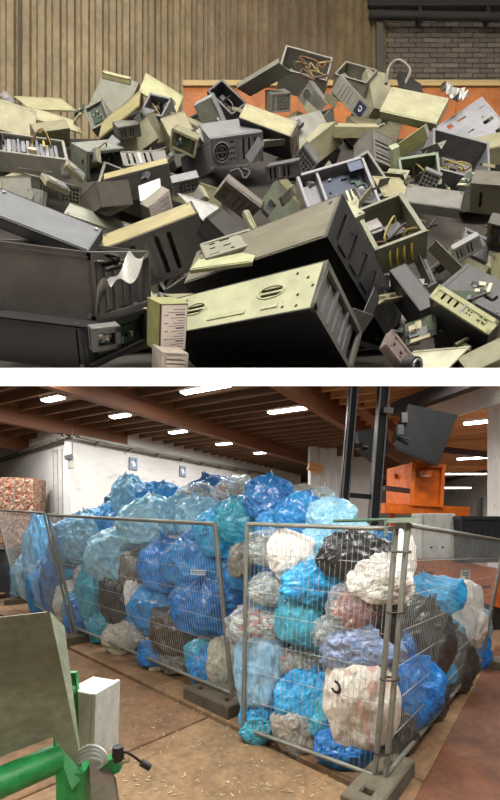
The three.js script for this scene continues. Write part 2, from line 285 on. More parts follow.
const HEAP = [
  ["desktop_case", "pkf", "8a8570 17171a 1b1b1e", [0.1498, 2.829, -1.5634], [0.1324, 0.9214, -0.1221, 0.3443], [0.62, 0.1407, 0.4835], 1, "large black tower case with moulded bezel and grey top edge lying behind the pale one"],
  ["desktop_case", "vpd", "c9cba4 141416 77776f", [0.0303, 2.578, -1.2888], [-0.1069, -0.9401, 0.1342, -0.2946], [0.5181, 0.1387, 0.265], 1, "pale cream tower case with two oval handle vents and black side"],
  ["desktop_case", "lpp", "cfc7c2 a3a46a a3a46a", [-0.205, 2.5006, -1.0565], [-0.87, -0.0481, 0.3684, 0.3241], [0.0765, 0.1084, 0.0607], 1, "small drive unit with white printed sticker and olive side, standing before the cream tower"],
  ["desktop_case", "fpp", "b5ab9c", [-0.1967, 2.4042, -1.0475], [-0.9347, 0.0033, 0.2293, 0.2716], [0.0624, 0.0631, 0.0885], 1, "beige drive frame with dark opening under the sticker unit"],
  ["desktop_case", "pod", "6e6c68", [-0.5093, 2.7369, -1.2724], [0.0524, 0.2794, -0.9564, -0.0669], [0.2927, 0.157, 0.4311], -1, "big charcoal grey case with plain front and torn open end of crumpled metal"],
  ["desktop_case", "kpx", "1e1e1f", [-0.5172, 2.5766, -1.2607], [0.0414, 0.2696, -0.9601, -0.0615], [0.2844, 0.1043, 0.4625], -1, "black flat case with small green circuit board in its end, under the charcoal case"],
  ["desktop_case", "ppp", "6d7278", [-0.591, 2.8682, -1.2391], [0.1194, 0.956, -0.2395, -0.12], [0.2913, 0.1242, 0.0327], 1, "slate blue grey case top leaning down to the charcoal case"],
  ["case_side_panel", "p", "a9ad9b", [-0.7475, 3.4997, -2.1223], [0.9155, -0.0027, -0.1797, 0.3599], [0.2897, 0.1854, 0.012], 1, "pale grey green loose cover panel beside the slate case"],
  ["desktop_case", "psr", "b3a877 8c8b90 8c8b90", [-0.4295, 3.2746, -1.9959], [0.1671, -0.9446, 0.2766, -0.057], [0.44, 0.1348, 0.2153], 1, "tan topped desktop case with slotted grey rear, tilted behind the cream tower"],
  ["power_supply", "kpp", "4c4b49", [-0.1093, 3.2147, -1.7875], [-0.3655, 0.2817, -0.1901, 0.8666], [0.1472, 0.3293, 0.065], -1, "dark box shaped power supply against the slotted case rear"],
  ["case_side_panel", "p", "cfd0cc", [-0.1934, 3.5216, -2.1079], [0.8835, 0.2427, -0.3257, 0.2334], [0.25, 0.2318, 0.006], 1, "crumpled white plastic sheet above the dark power supply"],
  ["case_side_panel", "p", "b9bd90", [-0.0797, 2.8456, -1.3733], [-0.0365, -0.9165, 0.3871, -0.0941], [0.1969, 0.1426, 0.01], 1, "torn pale strip of plastic resting on the black tower"],
  ["case_side_panel", "p", "55544f", [0.125, 2.9678, -1.4058], [-0.086, 0.9502, -0.2918, 0.0677], [0.1744, 0.1085, 0.02], 1, "dark grey strip panel lying on top of the black tower"],
  ["case_side_panel", "h", "8b8a74", [-0.07, 2.9342, -1.439], [0.1401, -0.9467, 0.2865, -0.0452], [0.177, 0.109, 0.02], 1, "olive punched strip lying on top of the black tower"],
  ["desktop_case", "fpp", "a8a097", [-0.0684, 3.9115, -2.5315], [0.6297, -0.2872, -0.0447, -0.7204], [0.2401, 0.1957, 0.0383], 1, "mauve grey drive bezel lying on the dark gap in mid heap"],
  ["desktop_case", "ppp", "a9b39c 8f8a64 7d7a5c", [0.2247, 3.8641, -2.5648], [-0.8427, 0.3838, -0.0454, 0.3749], [0.2764, 0.1701, 0.1866], 1, "pale green case with tan edge standing on end beside the circuit board case"],
  ["desktop_case", "m", "a6a6ac", [0.5004, 3.8539, -2.4908], [-0.9864, -0.1292, -0.0227, -0.0995], [0.3926, 0.3453, 0.17], 1, "open silver case frame with blue motherboard and cream slots inside"],
  ["desktop_case", "o", "8f8c86", [0.6889, 4.0534, -2.643], [-0.9563, -0.2877, 0.0494, -0.0171], [0.2071, 0.2783, 0.17], 1, "open grey case frame with black fan and disc drive"],
  ["desktop_case", "p", "b3b48f", [0.254, 2.9703, -1.3717], [-0.9321, -0.2183, -0.0776, -0.2784], [0.1812, 0.1175, 0.015], 1, "loose cream cover leaning on the black tower bezel"],
  ["desktop_case", "rpp", "86868a", [-0.1382, 4.7036, -3.0555], [0.8775, 0.0828, -0.1179, -0.4574], [0.3691, 0.1577, 0.3646], 1, "steel rear panel case with round fan grille and slots in the centre"],
  ["case_side_panel", "p", "232325", [-0.3535, 4.4225, -2.9047], [0.2305, 0.0491, -0.9699, 0.0605], [0.2354, 0.1838, 0.01], -1, "black side panel hanging open left of the steel fan panel"],
  ["desktop_case", "pkf", "c3bd8f 3a3a3a a08f88", [0.1365, 4.7332, -3.0193], [0.2406, 0.967, 0.0135, 0.0827], [0.4, 0.1061, 0.2067], 1, "cream topped desktop case with pinkish slotted end above the fan panel"],  // dark front face: shade put into the colour of a cream case
  ["desktop_case", "p", "a3a398", [0.4456, 4.8571, -3.2623], [-0.0993, -0.0519, -0.9695, 0.2182], [0.3193, 0.3529, 0.17], -1, "light grey case side lying below the drive bay unit"],
  ["power_supply", "gpp", "7c7d80", [0.3556, 4.2808, -2.6964], [0.8268, -0.3707, -0.0379, -0.4214], [0.1299, 0.0944, 0.16], 1, "small grey power supply with grille beside the cream topped case"],
  ["drive_cage", "spp", "58585a", [0.1719, 3.7907, -2.1709], [-0.9286, -0.0545, -0.0728, 0.3599], [0.1678, 0.059, 0.2658], 1, "dark slotted drive cage below the fan panel case"],
  ["desktop_case", "bto", "a7a69a", [-1.3447, 4.2839, -2.6695], [0.1815, -0.4652, 0.8662, 0.0175], [0.3876, 0.0964, 0.3145], -1, "beige desktop case with open top full of ribbon cables at the left"],
  ["case_side_panel", "p", "c2bd95", [-1.6485, 4.8476, -3.0398], [-0.9796, 0.0297, 0.1813, 0.0818], [0.2427, 0.1854, 0.012], 1, "large cream case cover leaning at the left end of the heap"],
  ["case_side_panel", "p", "bdb88b", [-1.6338, 5.3456, -3.4387], [-0.9016, -0.2976, 0.1905, -0.2497], [0.3744, 0.2741, 0.01], 1, "cream cover lying flat against the corrugated wall"],
  ["case_side_panel", "p", "c0bb92", [-1.4809, 5.0856, -3.3029], [0.932, 0.1283, -0.2283, 0.2507], [0.3218, 0.1995, 0.01], 1, "narrow cream panel below the flat cover"],
  ["desktop_case", "ppp", "a19c7a", [-1.4165, 4.7479, -3.0521], [-0.6761, -0.0407, 0.3376, 0.6536], [0.2543, 0.1405, 0.0681], 1, "small olive beige box behind the ribbon cable case"],
  ["desktop_case", "p", "8f9080", [-1.1437, 5.5804, -3.6897], [0.9853, -0.1555, 0.0104, 0.0692], [0.3234, 0.3536, 0.17], 1, "grey green case side standing against the wall with tan top edge"],
  ["case_side_panel", "p", "bfb98b", [-0.9294, 5.1048, -2.9998], [-0.937, -0.034, 0.1165, -0.3275], [0.188, 0.1128, 0.03], 1, "tan strip along the top of the grey green case"],
  ["case_side_panel", "p", "d3d3a2", [-0.7555, 5.6462, -3.6617], [-0.974, 0.1422, 0.1629, -0.0669], [0.327, 0.1967, 0.01], 1, "bright cream triangular cover at the crest below the wall"],
  ["case_side_panel", "p", "b9b27e", [-0.9264, 4.8999, -3.0588], [-0.7302, 0.6049, -0.3177, 0.0035], [0.2567, 0.36, 0.01], 1, "yellowish cream cover beside the grey green case"],
  ["desktop_case", "o", "85868a", [-0.7304, 5.2798, -3.4754], [-0.9736, 0.2026, -0.0826, -0.0647], [0.2008, 0.1843, 0.17], 1, "grey case with dark rounded hollow near the crest"],
  ["drive_cage", "o", "57585c", [-0.185, 5.4919, -3.6242], [-0.9068, 0.416, -0.0523, -0.0435], [0.3198, 0.1623, 0.17], 1, "dark grey open drive tray standing in front of the orange board"],
  ["desktop_case", "ppp", "b0b4b6", [-0.3122, 5.3345, -3.5393], [0.6149, -0.4908, -0.1566, -0.5971], [0.2526, 0.1925, 0.0562], 1, "bright silver case face with two screw holes beside the dark drive tray"],
  ["desktop_case", "p", "b0a985", [-0.5611, 4.9763, -3.2955], [-0.0975, 0.0166, -0.9652, 0.2419], [0.1993, 0.1575, 0.17], -1, "tan cover among the drives left of the silver case face"],
  ["desktop_case", "xpp", "9c9a78", [-0.4235, 4.5033, -2.8147], [-0.9087, 0.1497, 0.0826, 0.381], [0.1652, 0.0934, 0.34], 1, "tan case end with small green board left of the fan panel"],
  ["case_side_panel", "p", "86846c", [-0.7144, 4.9733, -3.2389], [0.8615, 0.3231, -0.3542, -0.1672], [0.1137, 0.1731, 0.01], 1, "narrow olive strip panel standing upright"],
  ["desktop_case", "ppp", "a6a697", [0.1107, 5.5575, -3.4441], [0.286, 0.7668, -0.5319, 0.2174], [0.44, 0.1643, 0.0288], -1, "light grey desktop case with yellow sticker on top sloping from the crest"],
  ["desktop_case", "o", "a9a79f", [0.4922, 6.0534, -3.8941], [0.9868, -0.1214, -0.0236, 0.105], [0.4341, 0.284, 0.17], 1, "open topped case full of brown cables on the crest of the heap"],
  ["desktop_case", "rpp", "a4a498", [0.5473, 5.6472, -3.7073], [0.8384, -0.3392, -0.0665, -0.4215], [0.2134, 0.1325, 0.2448], 1, "light grey case rear with vents and square cut-outs near the crest"],
  ["desktop_case", "gpp", "9c9a90", [0.2263, 5.448, -3.5164], [0.8902, 0.0641, -0.1057, -0.4386], [0.165, 0.1115, 0.1752], 1, "small light grey box with ribbed side under the crest case"],
  ["desktop_case", "epp", "b3b1a6", [0.916, 5.7596, -3.8061], [-0.8491, 0.3088, 0.0008, 0.4285], [0.359, 0.1152, 0.3525], 1, "white tower front with dark blue square badge below the crest"],
  ["desktop_case", "o", "989485", [0.9134, 5.8325, -3.7671], [-0.9459, 0.2742, -0.0758, -0.1557], [0.3076, 0.2119, 0.17], 1, "beige open case behind the blue badge tower"],
  ["desktop_case", "p", "b3af93", [1.1017, 5.7131, -3.7881], [0.9804, 0.0806, -0.1756, 0.0397], [0.2314, 0.3655, 0.17], 1, "beige case side right of the blue badge tower"],
  ["drive_cage", "k", "2e2d2b", [1.3265, 5.5779, -3.547], [0.968, 0.0197, -0.2198, 0.1197], [0.2337, 0.186, 0.04], 1, "small dark drive at the crest beside the bent bracket"],
  ["desktop_case", "ppp", "c0be96", [1.1885, 5.0122, -3.1311], [-0.2412, -0.9602, -0.0027, -0.141], [0.434, 0.1896, 0.0598], 1, "plain cream desktop case lying level on the right of the crest"],
  ["case_side_panel", "h", "b2b3ba", [1.7475, 5.0702, -3.3697], [-0.0553, 0.0713, 0.9603, -0.2639], [0.4086, 0.3925, 0.02], -1, "silver inner case panel with punched holes at the right edge"],
  ["desktop_case", "ppp", "b6b883 a9ab72 a2a3a6", [1.1756, 4.7881, -3.1641], [-0.1608, -0.8505, 0.3143, -0.3898], [0.2736, 0.0552, 0.0888], 1, "cream and green narrow case with grey end right of centre"],
  ["desktop_case", "o", "9a9ba0", [1.426, 4.4832, -3.0066], [-0.9896, 0.0571, 0.0724, -0.1102], [0.42, 0.3488, 0.17], 1, "wide open case with grey rim and black interior on the right"],
  ["desktop_case", "bpp", "9c978a", [1.1966, 3.6391, -2.1361], [-0.547, -0.0402, -0.2384, 0.8014], [0.176, 0.42, 0.047], 1, "taupe closed desktop case with ribbed front at the right edge"],
  ["desktop_case", "o", "8fa084", [1.0443, 4.1623, -2.7226], [0.9977, 0.0654, 0.0114, -0.0094], [0.245, 0.1956, 0.17], 1, "pale green case frame with black interior beside the small grey drive"],
  ["drive_cage", "gpp", "8f8f8f", [1.078, 4.0579, -2.5778], [0.8862, -0.1847, 0.106, -0.4114], [0.107, 0.0885, 0.0987], 1, "small light grey drive with two dark slots lying on the slab case"],
  ["case_side_panel", "p", "bab38c", [0.8053, 3.9084, -2.4438], [0.9648, 0.1288, -0.1414, 0.1807], [0.1944, 0.1704, 0.01], 1, "cream torn panel left of the slab case"],
  ["desktop_case", "ppp", "8d8d86", [0.9196, 3.6291, -2.1703], [-0.2328, -0.0577, -0.1554, 0.9583], [0.2831, 0.171, 0.0389], -1, "grey slab case lying flat below the small grey drive"],
  ["desktop_case", "oyp", "8b8f78", [0.5185, 3.0846, -1.5999], [0.2649, 0.1338, -0.0935, -0.9504], [0.1779, 0.3007, 0.0939], -1, "olive open topped box with torn metal inside and yellow wires on its front"],
  ["optical_drive", "xpp", "a59c99", [0.8481, 3.1295, -1.8761], [-0.4158, -0.2552, 0.8458, -0.2158], [0.2665, 0.0556, 0.0369], -1, "mauve grey drive chassis with mechanism showing, lying right of the open topped box"],
  ["optical_drive", "spp", "a9a9aa", [0.8346, 3.0739, -1.661], [-0.898, -0.2211, -0.2035, 0.3213], [0.096, 0.0499, 0.071], 1, "small silver drive lying on the mauve chassis"],
  ["case_side_panel", "h", "8b8c8e", [0.9954, 3.2329, -1.9039], [-0.9819, 0.1035, 0.1489, -0.0552], [0.141, 0.114, 0.015], 1, "grey bracket panel at the right below the black interior"],
  ["case_side_panel", "p", "b4b28a", [0.9654, 2.9663, -1.6586], [-0.9622, -0.1254, 0.1211, 0.2092], [0.1041, 0.1456, 0.02], 1, "cream cover standing at the far right edge"],
  ["desktop_case", "opp", "8d8c88", [1.0634, 3.2319, -1.8296], [0.5492, -0.0012, 0.2867, -0.785], [0.0929, 0.35, 0.0332], 1, "grey open frame box at the right edge under the taupe case"],
  ["desktop_case", "rkp", "c6c795 3a3a3e 3a3a3e", [0.6401, 2.5592, -1.2984], [0.0824, -0.2039, -0.351, 0.9102], [0.1849, 0.0373, 0.4492], -1, "dark case with pale yellow connector plate at lower right"],
  ["desktop_case", "ppp", "66676a", [0.7786, 2.7859, -1.4587], [0.329, -0.0062, 0.3227, -0.8875], [0.2151, 0.3082, 0.0402], -1, "grey ribbed case lid sloping behind the yellow connector plate"],
  ["desktop_case", "ppp", "444447", [0.4996, 2.6929, -1.3201], [0.568, 0.7649, -0.1003, 0.2867], [0.2358, 0.0518, 0.0996], 1, "charcoal case end between the bezel tower and the connector plate"],
  ["case_side_panel", "p", "d6d6bb", [0.471, 2.4379, -1.1488], [0.3794, -0.2999, -0.8293, -0.2802], [0.1667, 0.1354, 0.006], -1, "white triangular panel at the lower right edge"],
  ["desktop_case", "p", "8e8b6c", [0.5802, 2.4184, -1.0602], [-0.2039, 0.3177, 0.916, -0.1355], [0.1015, 0.0677, 0.02], -1, "olive rounded cover at the bottom right corner"],
  ["case_side_panel", "h", "8d7d78", [0.385, 2.4438, -1.1097], [0.3146, -0.0384, 0.8418, -0.437], [0.0689, 0.1105, 0.02], -1, "pinkish punched bracket beside the black bezel foot"],
  ["desktop_case", "opp", "8f9488", [-1.0198, 4.4375, -2.8908], [-0.7259, -0.1202, 0.5165, 0.4379], [0.3638, 0.161, 0.1338], 1, "open case with black interior and olive side left of centre"],
  ["desktop_case", "gpp", "77776a", [-1.1906, 4.0135, -2.5955], [-0.8784, -0.0018, 0.3481, 0.3275], [0.2836, 0.0939, 0.1731], 1, "perforated grey green rear panel case under the ribbon cable case"],
  ["desktop_case", "p", "70705f", [-1.3368, 3.913, -2.5292], [0.9974, 0.0446, -0.0564, -0.0005], [0.1675, 0.1247, 0.17], 1, "plain olive case end under the ribbon cable case"],
  ["desktop_case", "ppp", "77726a", [-0.7375, 3.6401, -2.1817], [0.9356, 0.1158, -0.2025, -0.2648], [0.152, 0.0925, 0.52], 1, "taupe case with cable hole and olive end left of centre"],
  ["desktop_case", "ppp", "8a8a86 b5a873 8a8a86", [-0.6841, 4.1155, -2.6647], [-0.0542, 0.4932, -0.8616, 0.1071], [0.3974, 0.1393, 0.0789], -1, "grey case with tan edge and white sticker in the left middle"],
  ["case_side_panel", "l", "a9abb0", [-0.5355, 3.7876, -2.3059], [-0.9902, -0.0713, -0.1188, -0.0193], [0.13, 0.0914, 0.004], 1, "pale printed sheet resting on the grey case with tan edge"],
  ["drive_cage", "gpp", "8d8f92", [-0.3613, 3.9059, -2.4078], [0.8596, 0.0985, -0.0781, -0.4953], [0.1513, 0.0636, 0.0877], 1, "light perforated bracket left of the black side panel"],
  ["desktop_case", "lpp", "8d8875", [-0.4648, 3.589, -2.1493], [-0.746, -0.2611, 0.3546, 0.4995], [0.1603, 0.0866, 0.0554], 1, "small tan box with printed sticker above the tan topped case"],
  ["desktop_case", "ppp", "bab58d", [0.7518, 4.8092, -3.08], [-0.9051, 0.0094, -0.0186, 0.4247], [0.306, 0.0571, 0.151], 1, "long cream drive cover below the blue badge tower"],
  ["power_supply", "spp", "77786d", [-0.8562, 4.7394, -2.9917], [-0.8241, -0.1158, 0.2452, 0.4973], [0.16, 0.0665, 0.1017], 1, "small grey power supply in the left middle of the heap"],
  ["desktop_case", "x", "9b9d90", [-1.1464, 5.1117, -3.3308], [-0.9751, -0.1556, -0.083, 0.1341], [0.1567, 0.1471, 0.17], 1, "small open frame with green board left below the grey green case"],
  ["case_side_panel", "s", "7b7a70", [-0.6643, 4.2944, -2.7077], [-0.9671, -0.1252, 0.0729, -0.2092], [0.2777, 0.1576, 0.01], 1, "slotted grey bracket plate left of the fan panel"],
  ["optical_drive", "s", "86847c", [0.8538, 4.5249, -2.9725], [0.9621, 0.0518, -0.2665, -0.0257], [0.1936, 0.2, 0.17], 1, "grey drive standing upright below the plain cream case"],
  ["desktop_case", "ppp", "b9bfa0", [0.9563, 4.3675, -2.8232], [0.8915, 0.1662, 0.081, -0.4136], [0.049, 0.1745, 0.1199], 1, "narrow pale green strip case beside the black interior"],
  ["drive_cage", "xpp", "6d6d6a", [-0.3495, 2.4596, -1.0328], [0.8492, 0.0508, -0.342, -0.3991], [0.0696, 0.0528, 0.0235], 1, "small drive with green board protruding from the black flat case"]
];
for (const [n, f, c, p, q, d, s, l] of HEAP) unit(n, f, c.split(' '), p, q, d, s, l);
// inner layer of the heap, seen through the gaps
{
  const kinds = [['desktop_case', 'opp', '77776f', 'dull grey open computer case wedged inside the heap', 'open cases inside the heap'], ['desktop_case', 'rpp', '9a9a92', 'grey computer case wedged inside the heap, rear slots showing', 'grey cases inside the heap'], ['desktop_case', 'ppp', 'b3ae8c', 'beige closed computer case wedged inside the heap', 'beige cases inside the heap'], ['drive_cage', 'spp', '77797c', 'grey slotted drive wedged in a gap of the heap', 'drives in the gaps of the heap']];
  const rampY = (z) => { for (let i = 0; i < rampTop.length - 1; i++) if (z <= rampTop[i + 1][0]) { const t = (z - rampTop[i][0]) / (rampTop[i + 1][0] - rampTop[i][0]); return rampTop[i][1] + t * (rampTop[i + 1][1] - rampTop[i][1]); } return 5.6; };
  let n = 0;
  for (const [z, up] of [[1.6, .17], [1.95, .14], [2.4, .18], [2.85, .22], [3.2, .24], [3.55, .16], [3.95, .12]]) for (let i = 0; i < 6; i++) {
    const x = (-.5 + (i + .5) / 6 + ((n % 2) - .5) * .05) * 1.25 * z, k = kinds[(n * 5 + i) % 4]; n++;
    const e = new THREE.Quaternion().setFromEuler(new THREE.Euler(rr(-.95, -.5), rr(-.6, .6), rr(-.5, .5)));
    const d = k[0] === 'drive_cage' ? [.24, .18, .08] : [rr(.34, .42), rr(.26, .34), rr(.1, .14)].map((q) => z < 1.8 ? q * .65 : q);
    unit(k[0], k[1], k[2].split(' '), [x, rampY(z) + up, -z], [e.x, e.y, e.z, e.w], d, -1, k[3], k[4]);
  }
}
// small loose pieces lying in the gaps of the heap
{
  const prof = [[30, 3.8], [60, 3.65], [100, 3.25], [150, 2.65], [200, 2.1], [250, 1.6], [300, 1.22], [345, 1.07], [380, 1.03]];
  const zAt = (v) => { for (let i = 0; i < prof.length - 1; i++) if (v <= prof[i + 1][0]) { const t = (v - prof[i][0]) / (prof[i + 1][0] - prof[i][0]); return prof[i][1] + t * (prof[i + 1][1] - prof[i][1]); } return 1.03; };
  const tones = ['#8f9092', '#a9a79c', '#77787a', '#b5b193', '#5a5b5e', '#9c9a86'];
  for (let i = 0; i < 84; i++) {
    const v = 100 + 235 * ((i * .618) % 1), u = 8 + 484 * ((i * .7549) % 1), z = zAt(v) * 1.07 + .04, k = i % 4, s = rr(.55, .95) * Math.min(1, z / 1.9); if (v > 235 && u < 340) continue;
    const names = [['hard_drive', 'small silver drive lying loose in a gap of the heap', 'drive', 'small drives in the gaps'], ['circuit_board', 'green circuit board lying loose in a gap of the heap', 'circuit board', 'loose circuit boards'], ['metal_offcut', 'bent metal offcut lying loose in a gap of the heap', 'metal scrap', 'loose metal offcuts'], ['drive_bezel', 'small slotted drive bezel lying loose in a gap of the heap', 'drive', 'loose drive bezels']][k];  // the fourth kind is the front bezel of a drive alone
    const g = thing(...names), m = caseMat(tones[Math.floor(rnd() * 6)]); g.position.set((u - 250) / 430 * z, EYE + (520 - v) / 430 * z, -z); g.rotation.set(rr(-.9, .3), rr(-.9, .9), rr(-1.2, 1.2));
    if (k === 0) { box('casing', .15 * s, .1 * s, .03, 0, 0, 0, m, g); box('cover', .13 * s, .085 * s, .006, 0, 0, .017, caseMat('#8a8b8c'), g); const c = mesh('spindle_cap', discGeo, m, g); c.scale.set(.03 * s, .03 * s, .006); c.position.set(-.025 * s, 0, .021); }
    if (k === 1) { box('board', .16 * s, .12 * s, .003, 0, 0, 0, i % 8 === 1 ? boardGreen : mat('#4a5a44', .6), g); for (let j = 0; j < 6; j++) box('chip', rr(.01, .035), rr(.01, .025), .008, rr(-.06, .06) * s, rr(-.045, .045) * s, .005, [black, steel, cream][j % 3], g); box('edge_connector', .1 * s, .01, .014, 0, -.055 * s, .007, cream, g); }
    if (k === 2) { box('plate', .18 * s, .07 * s, .003, 0, 0, 0, m, g); box('folded_flange', .18 * s, .003, .05, 0, -.035 * s, .025, m, g); for (let j = 0; j < 2; j++) box('rib', .05 * s, .006, .006, (-.045 + j * .09) * s, .01, .003, m, g); }
    if (k === 3) { box('bezel', .15 * s, .05 * s, .02, 0, 0, 0, m, g); box('loading_lip', .11 * s, .006, .006, 0, .008, .011, m, g); box('eject_button', .014, .008, .008, .05 * s, -.012, .011, m, g); }
  }
}
// loose bits on the heap
const U = (u, v, z) => V((u - 250) / 430 * z, EYE + (520 - v) / 430 * z, -z);
function twisted(pts, z, w) {                       // strip that turns as it runs, with real thickness
  const c = new THREE.CatmullRomCurve3(pts.map(([u, v], i) => U(u, v, z + .02 * Math.sin(i * 2)))), n = 28, pos = [], idx = [];
  for (let i = 0; i <= n; i++) { const p = c.getPoint(i / n), a = .6 + 2.2 * Math.sin(i / n * 3), d = V(.4 * Math.sin(a), Math.cos(a), .7 * Math.sin(a)).multiplyScalar(w * (.6 + .5 * Math.sin(i * .4))); for (const [s, o] of [[-1, 0], [1, 0], [1, .003], [-1, .003]]) pos.push(p.x + d.x * s, p.y + d.y * s, p.z + d.z * s - o); }
  for (let i = 0; i < n; i++) for (let k = 0; k < 4; k++) { const a = i * 4 + k, b = i * 4 + (k + 1) % 4; idx.push(a, a + 4, b, b, a + 4, b + 4); }
  const g = new THREE.BufferGeometry(); g.setAttribute('position', new THREE.Float32BufferAttribute(pos, 3)); g.setAttribute('uv', new THREE.Float32BufferAttribute(pos.map((q, i) => i % 3 === 2 ? null : q).filter((q) => q !== null), 2)); g.setIndex(idx); const f = g.toNonIndexed(); f.computeVertexNormals(); return f;
}
single('bent_metal_strip', tube([U(386, 84, 3.5), U(390, 66, 3.5), U(398, 60, 3.5), U(410, 70, 3.5), U(404, 86, 3.5)], .014, 30, 4), mat('#8a8578', .5, .3), 'bent metal bracket arching at the crest beside the plain cream case', 'bracket');
{ const m = single('metal_scrap', crumple(.22, 3), mat('#b9b8b4', .3, .6), 'crumpled shiny metal scrap in front of the orange board at right', 'metal scrap'); m.position.copy(U(455, 90, 3.3)); m.rotation.set(-.4, .3, .9); }
{ const m = single('twisted_sheet', twisted([[96, 300], [108, 284], [122, 274], [136, 262], [148, 254]], 1.06, .055), mat('#a9a9a4', .45, .15), 'twisted pale metal strip in the torn end of the charcoal case', 'metal scrap'); }
{ const f = thing('cooling_fan', 'black round cooling fan lying on the open grey case frame', 'fan'); f.position.copy(U(357, 168, 2.55)); f.rotation.set(-.6, .3, 0);
  mesh('fan_ring', new THREE.TorusGeometry(.045, .012, 8, 24), black, f); mesh('fan_hub', new THREE.CylinderGeometry(.02, .02, .02, 16).rotateX(Math.PI / 2), black, f);
  for (let i = 0; i < 6; i++) { const b = box('fan_blade', .014, .03, .003, Math.cos(i) * .03, Math.sin(i * 1.047) * .03, 0, mat('#252528', .5), f); b.position.x = Math.cos(i * 1.047) * .03; b.rotation.z = i * 1.047; } }
{ const f = thing('hard_disk', 'round platter hard disk under the black fan', 'drive'); f.position.copy(U(366, 198, 2.3)); f.rotation.set(-.5, .2, .2);
  box('casing', .1, .14, .02, 0, 0, 0, steel, f); mesh('platter', new THREE.CylinderGeometry(.042, .042, .006, 28).rotateX(Math.PI / 2), mat('#c2c4c6', .15, .9), f).position.z = .012; mesh('spindle', new THREE.CylinderGeometry(.012, .012, .01, 16).rotateX(Math.PI / 2), black, f).position.z = .016; }
{ const f = thing('rubber_stopper', 'black round rubber foot beside the pinkish bracket', 'stopper'); f.position.copy(U(412, 366, 1.07)); f.rotation.set(.3, .5, 0); mesh('rubber', new THREE.CylinderGeometry(.022, .026, .03, 20).rotateX(Math.PI / 2), black, f); mesh('washer', new THREE.TorusGeometry(.014, .004, 6, 16), steel, f).position.z = .016; }
[[96, 262, 1.1, '#141415'], [106, 270, 1.1, '#2b2a28'], [300, 62, 3.7, '#6a4a2a'], [310, 68, 3.7, '#8a7a4a'], [300, 74, 3.6, '#5a4030'], [455, 345, 1.12, '#6d6a4a'], [352, 190, 2.4, '#303034'], [140, 150, 2.8, '#55524a'], [470, 300, 1.2, '#2a2a2c'], [345, 178, 2.5, '#7a3028'], [230, 172, 2.6, '#3c3c40'], [422, 222, 1.8, '#2b2b2d']].forEach(([u, v, z, c], i) => {
  const pts = [U(u, v, z)]; for (let k = 1; k < 6; k++) pts.push(U(u + rr(-8, 14) + k * 3, v + rr(-7, 7), z - .02 + rr(0, .05)));
  single('loose_cable', tube(pts, .0035 + .001 * z, 30, 6), mat(c, .6), ['thin black cable curling out of the charcoal case', 'dark cable tangle at the charcoal case end', 'brown cable in the crest case', 'tan cable in the crest case', 'dark brown cable loop in the crest case', 'olive cable arching over the bottom right corner', 'dark cable by the motherboard case', 'grey cable left of the silver case face', 'black cable by the connector plate', 'red cable by the black fan', 'grey cable under the steel fan panel', 'black cable above the open topped olive box'][i], 'cable');
});
// ---------- the sorting hall ----------
const AX = V(.495, 0, -.869), BX = V(-.869, 0, -.495);        // along the beams, along the joists
const B0 = V(-2.23, 0, -10.66), K = V(-5.2, 0, -12.5);
const on = (o, s, t, y) => V(o.x + AX.x * s + BX.x * t, y, o.z + AX.z * s + BX.z * t);
const whiteWall = mat('#dfe1e3', .85, 0, { map: wallTex, key: 'ww' });
const floorMat = new THREE.MeshStandardMaterial({ color: new THREE.Color('#6b543d'), roughness: .75, map: floorTex, bumpMap: floorBump, bumpScale: .004 });
const slabMat = ['#8c7154', '#866a4f', '#92795c'].map((c) => new THREE.MeshStandardMaterial({ color: new THREE.Color(c), roughness: .8, map: floorTex, bumpMap: floorBump, bumpScale: .004 }));
const redFloor = new THREE.MeshStandardMaterial({ color: new THREE.Color('#6f4731'), roughness: .6, map: floorTex, bumpMap: floorBump, bumpScale: .003 });
function uvXZ(g, k = .25) { const p = g.attributes.position, uv = []; for (let i = 0; i < p.count; i++) uv.push(p.getX(i) * k, p.getZ(i) * k); g.setAttribute('uv', new THREE.Float32BufferAttribute(uv, 2)); return g; }
const fl = (u, v) => { const z = EYE * 430 / (v - 520); return [(u - 250) / 430 * z, z]; };
const floor = struct('floor', uvXZ(geoBox(34, .2, 39, -1.5, -.2, -15.5)), floorMat);
function slab(px, m, name, h = .03) {           // a floor slab from its outline in plan
  const g = new THREE.ExtrudeGeometry(P2(px.map(([x, z]) => [x, z])), { depth: h + .06, bevelEnabled: true, bevelSize: .008, bevelThickness: .008, bevelSegments: 1 });
  g.applyMatrix4(new THREE.Matrix4().set(1, 0, 0, 0, 0, 0, 1, -.075, 0, -1, 0, 0, 0, 0, 0, 1)); return mesh(name, uvXZ(g, .3), m, floor);
}
{ // slabs follow the pen front: direction d along the fence, e across it
  const o = fl(150, 690), d = V(.72, 0, -.694), e = V(.694, 0, .72);   // plan (x, depth)
  const at = (s, t) => [o[0] + d.x * s + e.x * t * -1, o[1] + d.z * s + e.z * t * -1];
  const quad = (s0, s1, t0, t1) => [at(s0, t0), at(s1, t0), at(s1, t1), at(s0, t1)];
  for (let i = 0; i < 12; i++) slab(quad(-12 + i * 1.5, -10.52 + i * 1.5, -.06, -.42), slabMat[i % 3], 'kerb_slab');
  slab(quad(-16, 16, -.45, -26), slabMat[0], 'pen_slab');
  slab(quad(-16, 1.05, .02, 3.2), slabMat[1], 'floor_slab'); slab(quad(1.09, 5.5, .02, 3.2), slabMat[2], 'floor_slab'); slab(quad(-16, 9, 3.23, 14), slabMat[0], 'floor_slab');
  const r0 = fl(395, 798); slab([[r0[0] + .2, 1.2], [r0[0] + .1, r0[1] - .1], [3.9, 6.8], [12, 6.8], [12, 1.2]], redFloor, 'floor_slab', .046);
}
